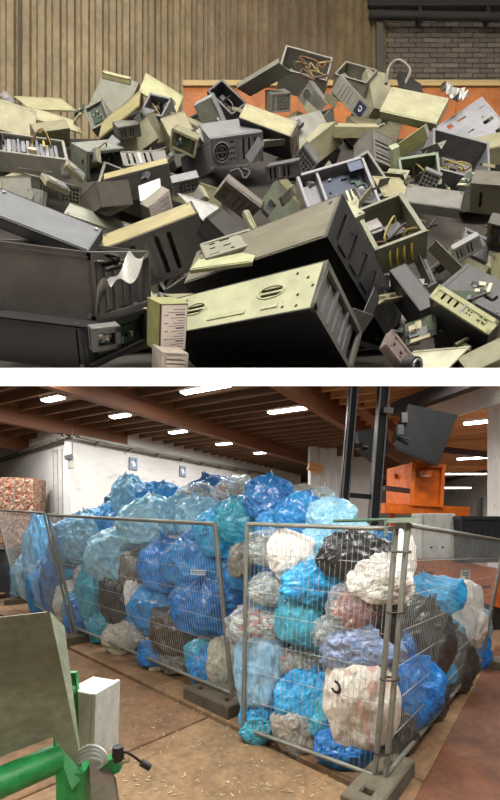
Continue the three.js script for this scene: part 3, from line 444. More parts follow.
// ceiling: slab in three pieces round the tall bay, joists, beams
const ceil = new THREE.Group(); ceil.name = 'ceiling'; ceil.userData = { kind: 'structure', label: STRUCT_LABEL.ceiling }; scene.add(ceil);
const boardMat = mat('#56402f', .85, 0, { map: woodTex, key: 'boards' }), joistMat = mat('#86694f', .8, 0, { map: woodTex, key: 'joist' }), beamMat = mat('#8c5c3c', .6, 0, { map: woodTex, key: 'beam' }), litOrangeWoodMat = mat('#eeb478', .65, 0, { map: woodTex, key: 'pine' });  // last wood: warm light on the right ceiling put into a lighter orange
mesh('ceiling_boards', uvXZ(geoBox(34, .2, 28.6, -1.5, 5.13, -21)), boardMat, ceil);
mesh('ceiling_boards', geoBox(15, .2, 10.3, -11, 5.13, -1.6), boardMat, ceil); mesh('ceiling_boards', geoBox(11.2, .2, 10.3, 9.9, 5.13, -1.6), boardMat, ceil);
for (let i = 0; i < 44; i++) {
  const s = -7 + i * .62, t0 = Math.max(-3.6, (7.3 - 10.66 - .869 * s) / .495), t1 = 9.5; if (t0 > t1 - 1) continue;
  mesh('joist', bar(on(B0, s, t0, 4.94), on(B0, s, t1, 4.94), .09, .18), joistMat, ceil);
}
const beam = (s0, s1, t) => mesh('beam', bar(on(B0, s0, t, 4.75), on(B0, s1, t, 4.75), .2, .55), beamMat, ceil);
beam(-3.2, 9.4, 0); beam(-5.5, .4 + 1.9, 3.55); beam(-4, 6.2, 7.3); beam(-1.2, 30, -3.7); beam(9.6, 28, 0);
for (let i = 0; i < 34; i++) { const s = -1 + i * .62; const t0 = Math.max(-14, (7.3 - 10.66 - .869 * s) / .495); if (t0 > -4.5) continue; mesh('lit_joist', bar(on(B0, s, t0, 4.94), on(B0, s, -3.9, 4.94), .09, .2), litOrangeWoodMat, ceil); }
mesh('lit_boards', bar(on(B0, 12, -9.2, 5.05), on(B0, 13.5, -9.2, 5.05), 1, .04), litOrangeWoodMat, ceil);
{ const g = new THREE.ExtrudeGeometry(P2([[2.2, 7.0], [13, 6.9], [14, 30], [10, 33]]), { depth: .02, bevelEnabled: false }); g.applyMatrix4(new THREE.Matrix4().set(1, 0, 0, 0, 0, 0, 1, 5.0, 0, -1, 0, 0, 0, 0, 0, 1)); mesh('lit_boards', uvXZ(g), litOrangeWoodMat, ceil); }
// glued brace at the pillar and the white steel girder at the right
mesh('brace', bar(U(311, 452, 18), U(362, 426, 15), .2, .4), beamMat, ceil);
mesh('purlin', bar(U(345, 392, 10.5), U(392, 432, 12.5), .35, .3), beamMat, ceil);
mesh('white_girder', bar(U(428, 415, 10.6), U(520, 384, 8.1), .08, .5), mat('#efefec', .7, 0, { map: wallTex, key: 'girder' }), ceil);
mesh('grey_girder', bar(U(395, 410, 10.4), U(480, 378, 7.9), .25, .3), mat('#4a4444', .7), ceil);
mesh('purlin', bar(U(436, 449, 15), U(500, 456, 14), .18, .2), mat('#4a3436', .7), ceil);
// walls
struct('wall_long', bar(V(K.x, 2.5, K.z).addScaledVector(BX, .15), on(K, 17, .15, 2.5), .3, 5.1), whiteWall);
{ const d = V(-.69, 0, -.724); struct('wall_left', bar(V(K.x - .05, 2.5, K.z - .3).addScaledVector(d, -.05), V(K.x, 2.5, K.z).addScaledVector(d, 14), .24, 5.1), whiteWall); }
struct('wall_far', geoBox(34, 5.3, .3, -1.5, 2.6, -34.6), whiteWall); struct('wall_right', geoBox(.3, 5.3, 39, 15.4, 2.6, -15.5), whiteWall); struct('wall_side', geoBox(.3, 5.3, 39, -18.4, 2.6, -15.5), whiteWall);
struct('wall_rear', geoBox(34, 10.9, .3, -1.5, 5.4, 3.75), whiteWall);
{ // white pillar of rough boards
  const w = new THREE.Group(); w.name = 'wall_pillar'; w.userData = { kind: 'structure', label: 'white rough boarded pillar right of the bag heap' }; scene.add(w);
  const p = U(329, 520, 17), xs = [-.62, -.25, .1, .42];
  for (let i = 0; i < 4; i++) box('white_board', .34, 4.9 - i * .04 - (i === 3 ? .35 : 0), .3, p.x + xs[i], 2.45 - (i === 3 ? .17 : 0), p.z - .02 * i, whiteWall, w, .2);
  const wedge = single('timber_wedge', geoBox(.55, .3, .2, 0, 0, 0, .3, -.3), litOrangeWoodMat, 'orange timber wedge on the white wall left of the boarded pillar', 'timber'); wedge.position.copy(U(315, 468, 16.3));
}
struct('wall_end', bar(U(489, 450, 9.9).setY(2.5), U(535, 450, 9.3).setY(2.5), .3, 5), whiteWall);
struct('wall_back_white', geoBox(2.2, 5, .25, 4.7, 2.5, -19.5), whiteWall);
// fluorescent lamps under the ceiling, followed by added unseen fill lamps
const glow = new THREE.MeshStandardMaterial({ color: 0xffffff, emissive: 0xfffdf6, emissiveIntensity: 14 });
function hallLamp(p, label, group, yaw = Math.atan2(BX.x, BX.z) + Math.PI / 2, len = 1.2, pow = HALL_LAMP) {
  const l = thing('ceiling_lamp', label, 'lamp', group); l.position.copy(p); l.rotation.y = yaw;
  mesh('housing', new RoundedBoxGeometry(len + .06, .06, .24, 1, .012), mat('#d9d6cc', .5), l).position.y = .045; mesh('diffuser', new RoundedBoxGeometry(len, .05, .2, 2, .02), glow, l);
  const a = new THREE.RectAreaLight(0xfffcf6, pow, len, .2); a.position.y = -.035; a.rotation.x = -Math.PI / 2; l.add(a); return l;
}
for (const [u, v] of [[53, 399], [120, 416], [178, 432], [224, 444], [261, 453]]) hallLamp(U(u, v, 2.8 * 430 / (520 - v)), 'bright short lamp in the row between the two left beams', 'lamps between the left beams', undefined, .62, HALL_LAMP * 1.7);
for (const [u, v] of [[205, 389], [290, 410]]) hallLamp(U(u, v, 2.8 * 430 / (520 - v)), 'long fluorescent lamp between the big beam and the lift mast', 'lamps right of the big beam');
hallLamp(U(4, 418, 11.6), 'fluorescent lamp half hidden by the left glued beam', null);
for (const [u, v, z] of [[492, 421, 10.2], [476, 458, 15]]) hallLamp(U(u, v, z), 'fluorescent lamp under the warm lit orange ceiling', 'lamps under the warm lit ceiling');
hallLamp(U(462, 474, 22), 'far horizontal fluorescent lamp behind the orange hopper', null, 0, 2.4);
hallLamp(U(456, 488, 24), 'lowest far fluorescent lamp behind the orange hopper', null, 0, 1.6);
for (const [x, z] of [[-5.2, -4.8], [5.0, -5.4]]) hallLamp(V(x, 4.92, z), 'added fill lamp over the side aisle', 'added fill lamps over the side aisles');  // added out of view, the right one set to brighten the orange press
for (const x of [-3.4, 0, 3.4]) hallLamp(V(x, 4.92, -7.4), 'added fill lamp behind the wall of the tall bay', 'added fill lamps behind the bay wall');  // hidden lamps added to light machine fronts and bag tops
for (const s of [-2, -4.5]) hallLamp(on(B0, s, 5.5, 4.9), 'added fill lamp over the bales', 'added fill lamps over the bales');  // added out of view to brighten the dark left wall
for (const x of [-2.6, -.4, 1.8]) hallLamp(V(x, 3.02, -2.55), 'added fill lamp fixed under the tipping ramp', 'added fill lamps under the ramp', 0, 1.3, RAMP_FILL);  // hidden lamps added to light the bags from the viewer side
// cable tray along the white walls
{
  const t = thing('cable_tray', 'galvanised cable tray running round the white wall corner', 'cable tray'), y = 4.42;
  const p0 = V(K.x, y, K.z).addScaledVector(BX, -.22), d = V(-.69, 0, -.724), n = V(.724, 0, -.69).multiplyScalar(-1);
  for (const o of [0, .22]) { mesh('side_rail', bar(on(p0, 0, -o * .6, y), on(p0, 12, -o * .6, y), .03, .07), galv, t); mesh('side_rail', bar(p0.clone().addScaledVector(n, .12 + o), p0.clone().addScaledVector(d, 9).addScaledVector(n, .12 + o), .03, .07), galv, t); }
  for (let i = 0; i < 14; i++) { const q = p0.clone().addScaledVector(d, .3 + i * .55); mesh('rung', bar(q.clone().addScaledVector(n, .12), q.clone().addScaledVector(n, .34), .03, .02), galv, t); }
  for (let i = 0; i < 9; i++) { const q = on(p0, .8 + i * 1.35, 0, y - .08); mesh('bracket', bar(q, q.clone().addScaledVector(BX, .16), .04, .1), galv, t); }
}
for (const u of [53, 57.5, 62]) { const z = 12.9 + (62 - u) * .05; const c = single('wall_conduit', rod(U(u, 449, z), U(u + 1, 525, z), .012, 8), mat('#8d8a84', .6), 'thin grey conduit dropping from the tray to the switch boxes', 'conduit', 'conduits on the left wall'); }
for (const [u, v] of [[55.5, 517], [61, 519]]) { const b = thing('switch_box', 'small grey switch box at the foot of the wall conduits', 'switch box', 'switch boxes on the left wall'); b.position.copy(U(u, v, 12.85)); b.rotation.y = .8; mesh('body', new RoundedBoxGeometry(.14, .26, .1, 1, .01), mat('#8f9496', .6), b); box('button', .05, .05, .03, 0, .03, .06, mat('#a03024', .5), b); }
{ const c = thing('wall_camera', 'small white flood lamp and box hanging by the wall corner', 'camera'); c.position.copy(U(71, 464, 11.9)); c.rotation.y = .5; mesh('body', new RoundedBoxGeometry(.16, .26, .12, 1, .02), mat('#b9b6ac', .6), c); const h = box('head', .2, .12, .16, -.06, .18, .05, mat('#5a5c5c', .5), c); h.rotation.z = .3; mesh('hanger', rod(V(.04, .2, -.02), V(.04, 1.0, -.02), .012, 6), mat('#6a6a66', .6), c); }
const signTex = (() => { const c = document.createElement('canvas'); c.width = c.height = 64; const x = c.getContext('2d'); x.fillStyle = '#7d92a6'; x.fillRect(0, 0, 64, 64); x.fillStyle = '#e9edf0'; x.beginPath(); x.moveTo(8, 20); x.lineTo(40, 16); x.lineTo(54, 40); x.lineTo(30, 50); x.lineTo(24, 34); x.closePath(); x.fill(); x.fillStyle = '#42566a'; x.fillRect(44, 8, 12, 12); const t = new THREE.CanvasTexture(c); t.colorSpace = THREE.SRGBColorSpace; return t; })();
for (const [u, v, l] of [[132.5, 464, 'small blue pictogram sign on the white wall nearer the corner'], [182, 471.5, 'small blue pictogram sign on the white wall, second from the corner']]) {
  const x = (u - 250) / 430; // meet the wall plane
  const nx = BX.x, nz = BX.z, c0 = (K.x * nx + K.z * nz), z = c0 / (x * nx - nz) ;
  const s = thing('wall_sign', l, 'sign'); s.position.copy(U(u, v, z)).addScaledVector(BX, -.03); s.rotation.y = Math.atan2(-BX.x, -BX.z);
  box('frame', .37, .42, .02, 0, 0, 0, mat('#5a6a78', .5), s); box('print', .33, .38, .008, 0, 0, .012, new THREE.MeshStandardMaterial({ map: signTex, roughness: .5 }), s);
}
// bales of pressed cans and the wheeled bin at the left
{
  const tone = ['#8a5a48', '#a87a5c', '#b09a86', '#7c4a3e', '#9a8a7c', '#6d5a50', '#b88a60', '#94403a', '#c2b29a'].map((c) => new THREE.Color(c));
  const baleGeo = (k) => {
    const n = 20, g = new THREE.BoxGeometry(1.0, 1.07, 1.0, n, n, n).toNonIndexed(), p = g.attributes.position, col = [];
    for (let i = 0; i < p.count; i++) { const x = p.getX(i), y = p.getY(i), z = p.getZ(i); p.setXYZ(i, x * (1 + .05 * NZ.noise(y * 9 + k, z * 9, x * 9)), y * (1 + .04 * NZ.noise(x * 9, z * 9, k)), z * (1 + .05 * NZ.noise(x * 9, y * 9 + k, 3))); }
    for (let i = 0; i < p.count; i += 3) { const c = tone[Math.floor(rnd() * tone.length)]; for (let q = 0; q < 3; q++) col.push(c.r, c.g, c.b); }
    g.setAttribute('color', new THREE.Float32BufferAttribute(col, 3)); g.computeVertexNormals(); return g;
  };
  const bm = new THREE.MeshStandardMaterial({ vertexColors: true, roughness: .5, metalness: .2 }), gs = [baleGeo(1), baleGeo(5)];
  const base = U(22.5, 520, 13.0), row = ['top', 'middle', 'bottom'];
  for (let c = 0; c < 2; c++) for (let r = 0; r < 3; r++) {
    const b = thing('can_bale', `pressed bale of red and silver cans, ${['bottom', 'middle', 'top'][r]} of the stack ${c ? 'farther from the wall corner' : 'nearer the wall corner'}`, 'bale');
    b.position.set(base.x - c * 1.06, .54 + r * 1.09, base.z - c * .1); b.rotation.y = .1 + c * .05; mesh('pressed_cans', gs[(r + c) % 2], bm, b);
    for (const x of [-.3, 0, .3]) for (const [w, h, d, y, z] of [[.012, .98, .012, 0, .53], [.012, .012, 1.06, .5, 0]]) box('strap', w, h, d, x, y, z, mat('#8a8680', .5), b);
  }
  const wb = thing('wheeled_bin', 'dark grey wheeled bin left of the far fence panel', 'bin'); const p = U(2, 592, 11.2); wb.position.set(p.x, 0, p.z);
  const g = new THREE.CylinderGeometry(.62, .5, 1.05, 4, 1).rotateY(Math.PI / 4); g.translate(0, .72, 0); mesh('tub', g, mat('#3b4046', .5), wb); box('rim', .95, .07, .95, 0, 1.26, 0, mat('#30343a', .5), wb);
  for (const x of [-.3, .3]) for (const z of [-.3, .3]) { const w = mesh('wheel', new THREE.CylinderGeometry(.1, .1, .05, 16).rotateZ(Math.PI / 2), black, wb); w.position.set(x, .1, z); }
}
// ---------- fence panels ----------
const railMat = galv, wireMat = mat('#b2b4b0', .5, .1);
function fencePanel(name, label, BL, BR, TR, TL, opt = {}) {
  const f = thing(name, label, 'fence panel'); f.position.copy(BL.clone().add(BR).multiplyScalar(.5).setY(0)); const o = f.position;
  const q = (s, t) => BL.clone().multiplyScalar((1 - s) * (1 - t)).addScaledVector(BR, s * (1 - t)).addScaledVector(TR, s * t).addScaledVector(TL, (1 - s) * t).sub(o);
  const R = opt.r ?? .021;
  mesh('post', rod(q(0, -.05), q(0, 1), R, 14), railMat, f); mesh('post', rod(q(1, -.05), q(1, 1), R, 14), railMat, f); mesh('rail', rod(q(0, 1), q(1, 1), R * .9, 12), railMat, f); mesh('rail', rod(q(0, .04), q(1, .04), R * .85, 12), railMat, f);
  const W = BL.distanceTo(BR), n = Math.round(W / .042), list = [];
  for (let i = 1; i < n; i++) { const s = i / n, b = Math.sin(s * Math.PI) * (opt.bulge ?? 0); list.push(rod(q(s, .04), q(s, 1), opt.w ?? .0017, 5)); }
  const nh = opt.h ?? 7; for (let j = 1; j < nh; j++) list.push(rod(q(0, .04 + .96 * j / nh), q(1, .04 + .96 * j / nh), .0026, 5));
  const m = mesh('wire_mesh', mergeGeometries(list), wireMat, f); m.userData.kind = 'stuff'; return f;
}
const FZ = (v) => EYE * 430 / (v - 520);
fencePanel('mesh_fence', 'galvanised mesh fence panel at the far left in front of the bales', U(18, 598, FZ(603)), U(72, 632, FZ(640)), U(44, 513, FZ(640)), U(-4, 510, FZ(603)));
fencePanel('mesh_fence', 'long leaning mesh fence panel along the left side of the pen', U(76, 632, FZ(642)), U(233, 701, FZ(710)), U(215, 524, FZ(710)), U(48, 515, FZ(642)), { r: .026 });
fencePanel('mesh_fence', 'short mesh fence panel at the front corner of the pen', U(243, 736, FZ(744)), U(374, 786, FZ(795)), U(396, 529, FZ(795)), U(247, 524, FZ(744)), { r: .021 });
fencePanel('mesh_fence', 'mesh fence panel along the right side before the orange machine', U(385, 786, FZ(797)), U(481, 664, FZ(672)), U(505, 541, FZ(672)), U(408, 525, FZ(797)), { r: .022, w: .0012 });
{ const c = thing('pipe_coupler', 'dark green pipe and sleeve joining the double fence post', 'coupler'); const z = FZ(795) - .02;
  mesh('pipe', rod(U(333, 521, z + .05), U(414, 519, z - .04), .012, 10), mat('#3f5f48', .5), c); mesh('sleeve', bar(U(386, 521, z - .03), U(418, 520, z - .03), .05, .03), mat('#77806f', .6), c); mesh('hook', rod(U(386, 520, z - .03), U(386, 536, z - .03), .012, 8), mat('#6d7a68', .6), c); }
for (const v of [552, 612, 679, 752]) { const t = (v - 525) / 262, u = 403 - t * 24, z = FZ(796); const c = thing('pipe_clamp', 'dark clamp ring around the double fence post', 'clamp', 'clamps on the double post'); c.position.copy(U(u, v, z)); const g = mesh('ring', new THREE.TorusGeometry(.06, .007, 6, 24).rotateX(Math.PI / 2), mat('#3a332c', .6), c); g.scale.set(1.05, 1, .65); box('bolt', .03, .02, .03, .06, 0, 0, mat('#5a4030', .6), c); }
{
  const holeBlock = () => { const s = new THREE.Shape(); s.moveTo(-.36, -.12); s.lineTo(.36, -.12); s.lineTo(.36, .12); s.lineTo(-.36, .12); s.closePath(); for (const x of [-.22, .22]) { const h = new THREE.Path(); h.moveTo(x - .05, -.05); h.lineTo(x - .05, .05); h.lineTo(x + .05, .05); h.lineTo(x + .05, -.05); h.closePath(); s.holes.push(h); } const g = new THREE.ExtrudeGeometry(s, { depth: .12, bevelEnabled: true, bevelSize: .012, bevelThickness: .012, bevelSegments: 1 }); g.rotateX(-Math.PI / 2); return g; };
  const bg = holeBlock(), bm = [mat('#5f5546', .9, 0, { map: rustTex, key: 'foot' }), mat('#6d675a', .9, 0, { map: rustTex, key: 'foot2' })];
  for (const [u, v, ry, k, l] of [[22, 604, .5, 0, 'concrete fence foot at the far left panel'], [80, 643, .75, 0, 'concrete fence foot under the leaning post'], [214, 707, -.78, 0, 'flat concrete fence foot with square hole at the gap between panels'], [380, 796, .9, 1, 'concrete fence foot under the double post'], [486, 668, -.6, 1, 'concrete fence foot at the end of the right panel']]) {
    const f = thing('concrete_block', l, 'fence foot'), [x, z] = fl(u, v); f.position.set(x, .02, -z); f.rotation.y = ry; const b = mesh('block', bg, bm[k], f); b.userData.label = 'block with two square holes';
  }
}
const BAGS = [   // kind of film, centre, half sizes, tilt, label
  ["garbage_bag", "cyan", -4.698, 1.304, -9.619, 0.349, 0.752, 0.317, 0.2, "bright cyan bag bulging against the far fence panel", ""],
  ["garbage_bag", "pale", -5.485, 0.551, -10.529, 0.323, 0.588, 0.265, 0, "pale bag with orange scraps at the far end of the pen", ""],
  ["garbage_bag", "blue", -4.414, 0.487, -9.304, 0.364, 0.571, 0.268, 0, "mid blue bag low behind the far fence panel", ""],
  ["garbage_bag", "deep", -3.687, 0.89, -8.523, 0.404, 0.714, 0.313, 0, "deep blue bag beside the leaning fence post", ""],
  ["garbage_bag", "steel", -3.293, 1.557, -7.956, 0.4, 0.488, 0.25, 0, "steel blue wrinkled bag right of the leaning fence post", ""],
  ["garbage_bag", "pale", -2.573, 1.734, -7.232, 0.484, 0.404, 0.251, 0, "pale blue bag pressed on the mesh under the top rail", ""],
  ["garbage_bag", "ice", -2.011, 1.463, -6.651, 0.483, 0.427, 0.26, 0, "ice blue bag above the black round bag", ""],
  ["garbage_bag", "pinkwhite", -2.793, 1.004, -7.28, 0.183, 0.244, 0.125, 0, "small white and pink bag between turquoise and steel blue bags", ""],
  ["garbage_bag", "teal", -2.535, 0.827, -7.125, 0.298, 0.557, 0.246, 0, "turquoise bag beside the black round bag", ""],
  ["garbage_bag", "black", -2.015, 0.836, -6.614, 0.295, 0.424, 0.208, 0, "round black bag on the left side of the pen", ""],
  ["garbage_bag", "grey", -1.66, 1.256, -6.318, 0.247, 0.3, 0.156, 0, "dark grey film bag above the white sheet", ""],
  ["garbage_bag", "royal", -1.148, 1.385, -5.806, 0.34, 0.356, 0.2, 0, "bright royal blue round bag left of the printed label bag", ""],
  ["garbage_bag", "blue", -1.301, 0.802, -5.951, 0.365, 0.349, 0.205, 0, "blue bag below the royal blue round bag", ""],
  ["garbage_bag", "white", -1.693, 0.949, -6.222, 0.122, 0.26, 0.112, 0.3, "narrow white sheet bag beside the black round bag", ""],
  ["garbage_bag", "cream", -1.933, 0.233, -6.494, 0.272, 0.254, 0.153, 0, "clear bag of cream scraps low by the fence rail", ""],
  ["garbage_bag", "mixed", -1.46, 0.434, -6.036, 0.236, 0.219, 0.132, 0, "clear bag of coloured packaging left of the brown bag", ""],
  ["garbage_bag", "brown", -0.905, 0.525, -5.638, 0.393, 0.362, 0.214, 0, "large dark brown bag low in the left panel", ""],
  ["garbage_bag", "royal", -2.92, 0.314, -7.473, 0.292, 0.355, 0.187, 0, "royal blue bag low beside the leaning post foot", ""],
  ["garbage_bag", "teal", -3.142, 0.449, -7.677, 0.193, 0.279, 0.136, 0, "small turquoise bag behind the leaning post", ""],
  ["garbage_bag", "teal", -2.41, 0.277, -7.003, 0.215, 0.293, 0.146, 0, "turquoise bag under the round black bag", ""],
  ["garbage_bag", "deep", -1.135, 0.212, -5.809, 0.373, 0.227, 0.172, 0, "deep blue flattened bag under the brown bag", ""],
  ["garbage_bag", "black", -1.407, 0.206, -6.051, 0.186, 0.22, 0.116, 0, "small dark bag under the clear packaging bag", ""],
  ["garbage_bag", "cream", -1.203, 0.145, -5.746, 0.176, 0.144, 0.094, 0, "grey white scrap bag spilling at the rail", ""],
  ["garbage_bag", "grey", -0.935, 0.192, -5.583, 0.234, 0.203, 0.126, 0, "grey brown bag near the rail under the brown bag", ""],
  ["garbage_bag", "teal", -0.607, 0.382, -5.217, 0.189, 0.175, 0.106, 0, "sea green bag with orange scrap right of the brown bag", ""],
  ["garbage_bag", "blue", -0.478, 0.236, -5.136, 0.244, 0.258, 0.145, 0, "blue bag lowest by the fence gap", ""],
  ["garbage_bag", "cream", -0.329, 0.289, -5.046, 0.183, 0.324, 0.145, 0, "cream bag hanging behind the fence gap post", ""],
  ["garbage_bag", "deep", -0.579, 0.961, -5.294, 0.399, 0.34, 0.211, 0, "deep blue shiny bag under the printed label bag", ""],
  ["garbage_bag", "royal2", -0.69, 1.493, -5.396, 0.376, 0.361, 0.211, 0, "blue bag with white printed label behind the left panel", ""],
  ["garbage_bag", "pale", -1.992, 2.349, -7.08, 0.277, 0.375, 0.17, 0.15, "pale bag with pink top sticking up at the crest", ""],
  ["garbage_bag", "deepteal", -2.318, 2.243, -7.384, 0.185, 0.227, 0.108, 0, "small dark teal bag beside the upright pale bag", ""],
  ["garbage_bag", "blue", -1.425, 2.4, -6.808, 0.323, 0.209, 0.132, 0, "crumpled blue bag on the crest right of the upright pale bag", ""],
  ["garbage_bag", "ice", -1.414, 1.933, -6.206, 0.485, 0.381, 0.241, 0, "large ice blue translucent bag behind the top rail", ""],
  ["garbage_bag", "pale", -1.004, 2.076, -5.998, 0.251, 0.268, 0.139, 0, "pale blue bag right of the large ice blue bag", ""],
  ["garbage_bag", "clear", -0.736, 2.247, -6.09, 0.306, 0.289, 0.149, 0, "clear grey bag with reddish scraps on the crest", ""],
  ["garbage_bag", "deep", -0.525, 2.443, -6.273, 0.35, 0.21, 0.131, 0, "deep blue bag highest on the crest", ""],
  ["garbage_bag", "mixed", -0.157, 2.36, -5.615, 0.313, 0.204, 0.118, 0, "clear bag of white and pink packaging on the crest", ""],
  ["garbage_bag", "blue", 0.085, 2.301, -5.251, 0.132, 0.132, 0.058, 0, "small blue bag behind the clear crest bag", ""],
  ["garbage_bag", "cyan", -0.277, 1.875, -5.181, 0.361, 0.304, 0.183, 0, "bright cyan bag above the gap between fence panels", ""],
  ["garbage_bag", "pale", -0.503, 2.129, -5.849, 0.245, 0.147, 0.099, 0, "pale flat bag above the bright cyan bag", ""],
  ["garbage_bag", "royal2", 0.07, 2.114, -5.05, 0.423, 0.197, 0.142, 0, "shiny blue bag behind the top rail of the short panel", ""],
  ["garbage_bag", "deep", 0.447, 2.132, -4.807, 0.282, 0.188, 0.107, 0, "dark shiny blue bag right on the crest", ""],
  ["garbage_bag", "cream", 0.631, 2.287, -5.222, 0.291, 0.146, 0.09, 0, "cream clear bag on the right crest", ""],
  ["garbage_bag", "clear", 0.805, 2.154, -4.809, 0.174, 0.215, 0.085, 0, "clear white bag at the right end of the crest", ""],
  ["garbage_bag", "cyan", 0.68, 1.979, -4.431, 0.198, 0.124, 0.077, 0, "flat cyan bag above the short panel rail", ""],
  ["garbage_bag", "cyan", -2.55, 2.003, -7.409, 0.352, 0.207, 0.152, 0, "light cyan bag on the left crest above the rail", ""],
  ["garbage_bag", "grey", -0.101, 1.595, -4.348, 0.121, 0.17, 0.083, 0, "dark grey bag in the gap between fence panels", ""],
  ["garbage_bag", "clear", 0.151, 1.738, -4.047, 0.192, 0.181, 0.105, 0, "clear white bag behind the short panel under its rail", ""],
  ["garbage_bag", "white", 0.364, 1.727, -3.815, 0.192, 0.224, 0.119, 2.9, "plain white bag hanging pointed behind the short panel", ""],
  ["garbage_bag", "clear", 0.183, 1.371, -3.929, 0.219, 0.164, 0.111, 0, "greenish clear bag below the pointed white bag", ""],
  ["garbage_bag", "mixedred", 0.075, 1.02, -4.017, 0.291, 0.202, 0.142, 0, "clear bag with red print bulging at the short panel post", ""],
  ["garbage_bag", "ice", 0.512, 1.578, -3.798, 0.212, 0.138, 0.098, 0, "ice blue bag right of the pointed white bag", ""],
  ["garbage_bag", "cyan", 0.57, 1.467, -3.713, 0.29, 0.176, 0.133, 0, "bright cyan bag in the middle of the short panel", ""],
  ["garbage_bag", "black", 0.867, 1.725, -3.519, 0.285, 0.196, 0.136, 0, "glossy black bag at the top of the short panel", ""],
  ["garbage_bag", "pale", 0.639, 1.792, -3.923, 0.164, 0.164, 0.088, 0, "pale blue bag left of the glossy black bag", ""],
  ["garbage_bag", "ice", 0.891, 1.909, -3.989, 0.234, 0.1, 0.085, 0, "ice blue flat bag above the glossy black bag", ""],
  ["garbage_bag", "blue", 1.927, 1.59, -6.374, 0.196, 0.267, 0.131, 0, "small blue bag right of the glossy black bag", ""],
  ["garbage_bag", "white", 1.038, 1.548, -3.382, 0.236, 0.189, 0.119, 0, "white clear bag behind the double fence post", ""],
  ["garbage_bag", "red", 0.859, 1.299, -3.483, 0.224, 0.204, 0.122, 0, "clear bag full of red packaging", ""],
  ["garbage_bag", "clear", 0.71, 1.087, -3.552, 0.188, 0.149, 0.097, 0, "grey clear bag below the red packaging bag", ""],
  ["garbage_bag", "violet", 0.915, 0.975, -3.512, 0.314, 0.206, 0.146, 0, "pale violet blue bag below the red packaging bag", ""],
  ["garbage_bag", "teal", 0.481, 1.147, -3.83, 0.246, 0.299, 0.153, 0, "turquoise bag left of the red packaging bag", ""],
  ["garbage_bag", "pale2", 0.113, 0.565, -4.037, 0.237, 0.406, 0.183, 0, "tall pale blue bag pressed against the short panel post", ""],
  ["garbage_bag", "brown", 0.359, 0.623, -4.059, 0.136, 0.227, 0.098, 0, "brown bag behind the tall pale bag", ""],
  ["garbage_bag", "mixed", 0.469, 0.72, -3.882, 0.206, 0.152, 0.099, 0, "clear bag of brown and white scraps in the short panel", ""],
  ["garbage_bag", "cyan", 0.494, 0.415, -3.792, 0.265, 0.286, 0.155, 0, "wrinkled cyan bag right of the tall pale bag", ""],
  ["garbage_bag", "teal", 0.756, 0.32, -3.692, 0.268, 0.247, 0.143, 0, "turquoise bag beside the white sack", ""],
  ["printed_sack", "sack", 0.904, 0.53, -3.5, 0.303, 0.42, 0.204, 0.08, "white sack with faded pink print and black curl mark", ""],
  ["garbage_bag", "whitegrey", 0.455, 0.232, -3.761, 0.252, 0.252, 0.144, 0.2, "grey white carrier bag with handles low in the short panel", ""],
  ["garbage_bag", "cyan", 0.111, 0.181, -3.979, 0.2, 0.189, 0.112, 0, "crumpled cyan bag at the short panel foot", ""],
  ["garbage_bag", "teal", 0.063, 0.116, -3.869, 0.14, 0.108, 0.074, 0, "turquoise bag squeezed out under the short panel", ""],
  ["garbage_bag", "azure", 0.774, 0.147, -3.505, 0.245, 0.147, 0.113, 0, "azure bag lowest in the short panel corner", ""],
  ["garbage_bag", "cyan", 1.846, 1.239, -4.362, 0.329, 0.207, 0.153, 0, "cyan bag behind the right panel below the orange machine", ""],
  ["garbage_bag", "white", 2.652, 0.794, -5.379, 0.27, 0.435, 0.202, 0, "white bag hanging in the right panel", ""],
  ["garbage_bag", "ice", 3.377, 0.463, -6.314, 0.159, 0.264, 0.12, 0, "ice blue bag edge behind the hanging white bag", ""],
  ["garbage_bag", "charcoal", 1.632, 0.835, -4.177, 0.315, 0.408, 0.199, 0, "big charcoal bag in the right panel", ""],
  ["garbage_bag", "azure", 1.472, 0.466, -3.908, 0.273, 0.294, 0.161, 0, "azure bag low beside the double fence post", ""],
  ["garbage_bag", "azure", 3.05, 0.238, -5.83, 0.212, 0.26, 0.138, 0, "azure bag at the far foot of the right panel", ""],
  ["garbage_bag", "charcoal", 2.31, 0.344, -5.016, 0.294, 0.392, 0.19, 0, "charcoal bag between two azure bags", ""],
  ["garbage_bag", "mixedred", 2.362, 0.499, -4.955, 0.124, 0.124, 0.073, 0, "small clear bag with red scraps under the hanging white bag", ""],
  ["garbage_bag", "charcoal", 1.806, 0.194, -4.313, 0.181, 0.205, 0.11, 0, "small charcoal bag by the right panel rail", ""],
  ["garbage_bag", "charcoal", 1.264, 0.194, -3.674, 0.154, 0.205, 0.101, 0, "charcoal bag low behind the double fence post", ""],
  ["garbage_bag", "white", 1.408, 1.652, -3.958, 0.11, 0.243, 0.094, 0, "narrow white bag behind the double fence post", ""],
  ["garbage_bag", "black", 1.096, 1.167, -3.492, 0.136, 0.175, 0.086, 0, "black bag right of the red packaging bag", ""],
  ["garbage_bag", "pale", -4.436, 0.911, -9.537, 0.532, 0.479, 0.275, 0, "pale blue bag deep inside the pen, glimpsed between the outer bags", "inner pale blue bags of the pen"],
  ["garbage_bag", "cyan", -3.191, 1.269, -8.072, 0.451, 0.405, 0.23, 0, "bright cyan bag deep inside the pen, glimpsed between the outer bags", "inner bright cyan bags of the pen"],
  ["garbage_bag", "white", -3.191, 0.518, -8.072, 0.451, 0.405, 0.23, 0, "white bag deep inside the pen, glimpsed between the outer bags", "inner white bags of the pen"],
  ["garbage_bag", "cyan", -2.515, 1.066, -7.459, 0.416, 0.375, 0.211, 0, "bright cyan bag deep inside the pen, glimpsed between the outer bags", "inner bright cyan bags of the pen"],
